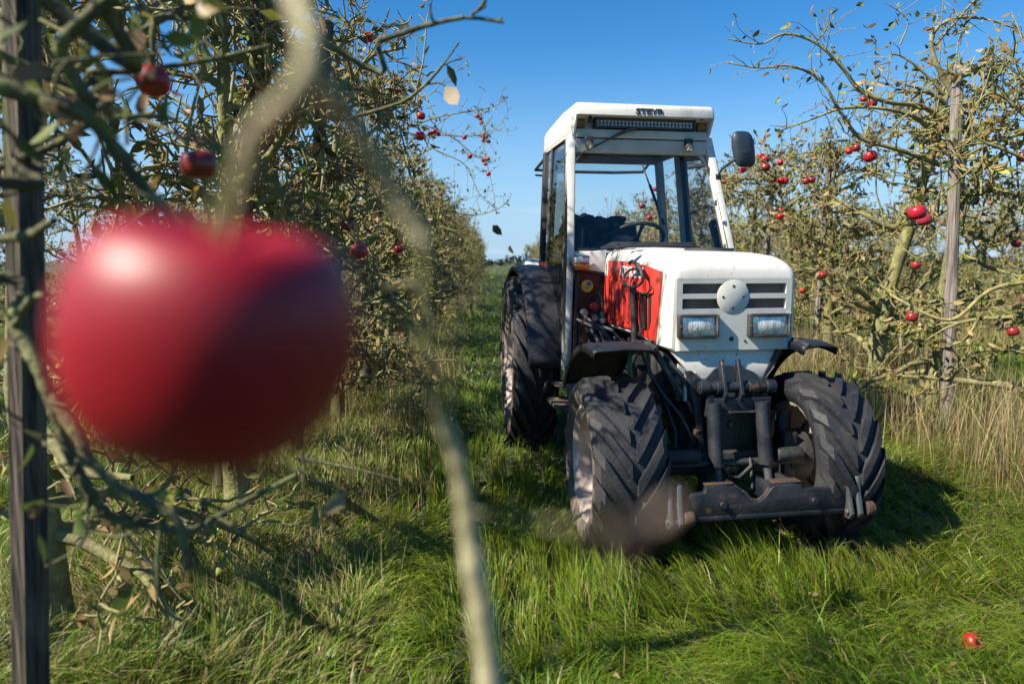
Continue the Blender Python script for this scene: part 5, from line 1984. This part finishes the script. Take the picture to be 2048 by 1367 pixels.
reach(right_trees[5.62], [([(1900, 260, 5.5), (1850, 215, 5.4), (1780, 205, 5.3), (1720, 180, 5.3), (1680, 130, 5.3), (1630, 85, 5.3), (1570, 68, 5.3), (1520, 88, 5.3), (1456, 78, 5.3)], .022, .004),
                          ([(1880, 330, 5.5), (1800, 300, 5.4), (1720, 275, 5.4), (1680, 222, 5.4), (1640, 160, 5.4), (1580, 132, 5.4), (1520, 136, 5.4), (1456, 126, 5.4)], .020, .004),
                          ([(1900, 300, 5.5), (1820, 230, 5.4), (1700, 215, 5.4), (1620, 240, 5.4), (1560, 262, 5.4)], .018, .004),
                          ([(1905, 190, 5.6), (1870, 120, 5.6), (1865, 70, 5.6), (1900, 40, 5.6), (1960, 36, 5.6), (2040, 60, 5.6)], .022, .006),
                          ([(1870, 90, 5.6), (1910, 45, 5.6), (1950, 0, 5.6), (1990, -40, 5.6)], .014, .005),
                          ([(1890, 190, 5.6), (1830, 130, 5.6), (1785, 110, 5.6), (1775, 160, 5.6)], .012, .004),
                          ([(1630, 85, 5.3), (1650, 60, 5.3), (1640, 20, 5.3)], .006, .003),
                          ([(1800, 90, 5.6), (1815, 40, 5.6), (1770, 5, 5.6)], .007, .003)], 'bough', 32, 210)
reach(right_trees[4.25], [([(2080, 260, 4.4), (2000, 190, 4.4), (1960, 200, 4.4), (1930, 250, 4.4)], .012, .004),
                          ([(2080, 330, 4.4), (2010, 300, 4.4), (1950, 270, 4.4), (1935, 190, 4.4)], .012, .004),
                          ([(2100, 160, 4.4), (2040, 150, 4.4), (1990, 110, 4.4)], .009, .003),
                          ([(2080, 560, 4.4), (1980, 580, 4.4), (1900, 640, 4.4), (1800, 600, 4.6), (1760, 570, 4.8)], .018, .006)], 'bough', 33, 90)

# fallen leaves lying in the grass
lf = Veg()
n = 420
x, y = scatter(n, 1.8, 11, -9, 9, 1.1)
n = len(x)
pos = np.stack([x, y, rng.uniform(.03, .12, n)], 1)
dr = rng.normal(0, 1, (n, 3)) * np.array([1, 1, .25])
lf.leaves(pos, dr, rng.uniform(.03, .055, n), leaf_colors(n, rng, 2.0) * .55, rng, 0, .5)
litter = bpy.data.objects.new('fallen_leaves', lf.mesh('fallen_leaves', [M['leaf']]))
col.objects.link(litter)
tag(litter, 'brown fallen leaves scattered in the grass', 'leaves', kind='stuff')

# ------------------------------------------------------------------ apples
def apple_mesh(name, mat, r=0.5, h=0.43, n=36, m=22, seed=0):
    """Unit apple (about one wide) with a stem dimple, an eye at the base and a slightly uneven outline."""
    q = random.Random(seed)
    ph = [q.uniform(0, 6.28) for _ in range(4)]
    vs, fs = [], []
    for i in range(m + 1):
        t = math.pi * i / m
        st_ = math.sin(t)
        rr_ = r * st_ ** 0.82 * (1 + 0.035 * math.cos(t))
        z = h * math.copysign(abs(math.cos(t)) ** 0.92, math.cos(t))
        dip = math.exp(-(st_ / 0.42) ** 2)
        z -= (0.17 if t < math.pi / 2 else -0.08) * dip
        for k in range(n):
            a = 2 * math.pi * k / n
            w = 1 + 0.018 * math.sin(5 * a + ph[0]) * (0.4 + .6 * (t / math.pi)) + 0.02 * math.sin(2 * a + ph[1])
            vs.append((rr_ * math.cos(a) * w, rr_ * math.sin(a) * w, z + 0.012 * math.sin(a + ph[2])))
    for i in range(m):
        for k in range(n):
            fs.append((i * n + k, i * n + (k + 1) % n, (i + 1) * n + (k + 1) % n, (i + 1) * n + k))
    me = bpy.data.meshes.new(name)
    me.from_pydata(vs, [], fs)
    bm = bmesh.new()
    bm.from_mesh(me)
    bmesh.ops.remove_doubles(bm, verts=bm.verts, dist=1e-6)
    bmesh.ops.recalc_face_normals(bm, faces=bm.faces)
    bm.to_mesh(me)
    bm.free()
    me.polygons.foreach_set("use_smooth", np.full(len(me.polygons), True, bool))
    me.materials.append(mat)
    return me


AM = apple_mesh('apple', M['apple'], seed=1)
AM2 = apple_mesh('apple_blotchy', M['apple2'], seed=2)
AFG = apple_mesh('apple_near', M['appledark'], 0.5, 0.425, 96, 64, seed=6)
stm = MB()
stm.tube([(0, 0, 0.14), (0.01, 0, 0.30), (0.04, 0.02, 0.45), (0.08, 0.03, 0.60)], [0.026, 0.021, 0.021, 0.034], 8)
so = stm.build('stem', M['twig'])
STEM = so.data
bpy.data.objects.remove(so)
SPURS = []
for sd_ in range(4):
    rs = np.random.default_rng(900 + sd_)
    v_ = Veg()
    v_.limb(smooth_path([(0, 0, .14), (.01, 0, .34), (.08, .02, .62)], 3), np.linspace(.026, .03, 7), 6)
    q_ = wander(rs, (.08, .02, .6), (rs.normal(0, 1), rs.normal(0, 1), .35), 4.2, 7, .16)
    v_.limb(q_, np.linspace(.05, .085, 8), 5)
    w_ = wander(rs, (.08, .02, .6), (rs.normal(0, 1), rs.normal(0, 1), .6), 1.1, 3, .2)
    v_.limb(w_, np.linspace(.045, .025, 4), 4)
    k_n = 7
    ps = np.concatenate([q_[rs.integers(0, 8, k_n - 3)], w_[rs.integers(1, 4, 3)]])
    v_.leaves(ps, rs.normal(0, .7, (k_n, 3)) + np.array([0, 0, .1]), rs.uniform(.6, 1.1, k_n), leaf_colors(k_n, rs, .2), rs)
    SPURS.append(v_.mesh('spur', [M['twig'], M['leaf']]))


def apple(px, py, dpx, label, group=None, mesh=None, Y=None, size=0.072, tilt=None, loc=None):
    q = random.Random(int(px * 7 + py))
    Y = Y or FPX * size / dpx
    o = bpy.data.objects.new('apple', mesh or (AM2 if q.random() < .22 and dpx < 26 else AM))
    col.objects.link(o)
    o.location = loc if loc is not None else at(px, py, Y)
    o.scale = (dpx * Y / FPX, dpx * Y / FPX, dpx * Y / FPX * 1.04)
    o.rotation_euler = tilt or (q.uniform(-.35, .35), q.uniform(-.35, .35), q.uniform(0, 6.28))
    s = bpy.data.objects.new('stem', STEM if (loc is not None or mesh is AFG) else SPURS[q.randrange(4)])
    col.objects.link(s)
    s.parent = o
    tag(o, label, 'apple', group)
    return o


# the big one just in front of the lens
big = apple(428, 676, 560, 'huge blurred red apple hanging right in front of the camera', mesh=AFG, Y=0.205, tilt=(0.24, 0.03, 0.9))
big.scale = (0.084, 0.084, 0.099)

apple(307, 163, 62, 'round dark red apple at the upper left in front of the mossy branches', Y=1.15)
apple(398, 330, 68, 'blotchy brownish red apple hanging just above the huge blurred one', mesh=AM2, Y=1.15)
apple(737, 74, 22, 'single red apple on the bare twig stretching into the sky')
apple(538, 145, 27, 'dark red apple tucked right behind the dark wooden post at the top')
apple(2, 345, 28, 'pinkish red apple cut by the left edge behind the grey twig')
apple(2, 100, 26, 'red apple cut by the left edge high beside the nearest post')
apple(177, 10, 26, 'pink red apple at the very top left between the branches')
apple(205, 222, 17, 'small pink red apple against blue sky at the end of the grey twig')
apple(530, 310, 22, 'red apple right of the dark post, just over the huge apple')
apple(695, 450, 28, 'dark red apple in shaded leaves above right of the huge apple', mesh=AM2)
apple(718, 502, 34, 'dark red apple half hidden at the upper right rim of the huge apple', mesh=AM2)
apple(797, 498, 20, 'reddish apple in the shade right of the huge apple, near the dark blurred bud', mesh=AM2)
apple(842, 232, 17, 'upper red apple in the leaves where the left row meets the sky')
apple(840, 272, 20, 'lower red apple in the leaves where the left row meets the sky')
for x, y in ((868, 264), (860, 267), (876, 268)):
    apple(x, y, 11, 'one of three small pink apples bunched at the edge of the left row', 'pink apples at the left row edge')
for x, y in ((955, 232), (961, 237), (963, 246)):
    apple(x, y, 9, 'one of three small red apples topmost on the twig over the alley', 'topmost apples over the alley')
for x, y in ((968, 268), (967, 281), (977, 283), (969, 275)):
    apple(x, y, 9, 'one of the four orange red apples bunched on the middle twig over the alley', 'middle apples over the alley')
for x, y in ((967, 321), (976, 318), (971, 328)):
    apple(x, y, 9, 'one of three dark red apples bunched on the hanging twig over the alley', 'hanging apples over the alley')
apple(977, 348, 10, 'lowest small red apple hanging alone over the alley')
apple(929, 275, 10, 'small red apple on the twig left of the orange red bunch')
apple(940, 313, 10, 'small red apple half hidden among twigs left of the hanging bunch')

apple(1835, 425, 34, 'large bright red apple of the pair in front of the right row')
apple(1849, 440, 27, 'paler red apple tucked under the large bright one in the right row', mesh=AM2)
apple(1741, 313, 25, 'bright red apple with a pale base left of the thick trunk')
apple(1713, 296, 16, 'small dark red apple just above left of the pale based one')
apple(1698, 303, 14, 'small red apple half hidden in leaves beside the brown leaning post')
apple(1745, 207, 18, 'dark red apple high in the right row under the arching branches', mesh=AM2)
apple(1727, 199, 13, 'orange red apple high in the right row under the arching branches')
apple(1832, 530, 19, 'red apple left of the slim green stem at mid height')
apple(1824, 634, 24, 'red apple low in the right row over the dry grass')
apple(2026, 663, 22, 'orange red blotchy apple low at the right edge above the dry stalks', mesh=AM2)
apple(2046, 314, 22, 'red apple cut by the right edge of the picture')
apple(2032, 487, 18, 'yellowish brown apple in shade near the right edge', mesh=AM2)
apple(1646, 549, 17, 'red apple in dense twigs right of the tractor hood')
apple(1605, 581, 14, 'orange red apple low in the twigs beside the tractor hood')
for x, y, d in ((1521, 313, 16), (1530, 319, 17), (1531, 335, 18)):
    apple(x, y, d, 'one of three bright red apples bunched right of the wing mirror', 'apples beside the wing mirror')
apple(1561, 325, 14, 'single red apple right of the bunch beside the wing mirror')
apple(1486, 340, 13, 'red apple peeking out below the wing mirror')
apple(1448, 364, 10, 'small red apple between the cab pillar and the wing mirror')
for x, y in ((1562, 361), (1569, 362)):
    apple(x, y, 16, 'one of two touching red apples at the top of the dark post', 'touching apples at the dark post')
for x, y in ((1612, 363), (1623, 359)):
    apple(x, y, 15, 'one of two red apples side by side left of the brown leaning post', 'apples left of the brown post')
apple(1560, 433, 14, 'bright red apple right of the dark post, lower of two')
apple(1562, 421, 13, 'darker red apple right of the dark post, upper of two', mesh=AM2)
for x, y in ((1312, 378), (1284, 412), (1299, 435)):
    apple(x, y, 12, 'one of the red apples seen through the rear window of the cab', 'apples seen through the cab')
apple(1383, 398, 12, 'red apple seen through the right side glass of the cab')
for x, y in ((1423, 468), (1431, 470)):
    apple(x, y, 10, 'one of two dim red apples seen low through the right side glass', 'dim apples behind the side glass')
# windfall
g_ = ground_at(1942, 1318)
apple(0, 0, 36, 'fallen red apple lying in the grass at the lower right', loc=Vector((g_.x, g_.y, 0.06)), Y=2.3, tilt=(1.1, .4, .3))
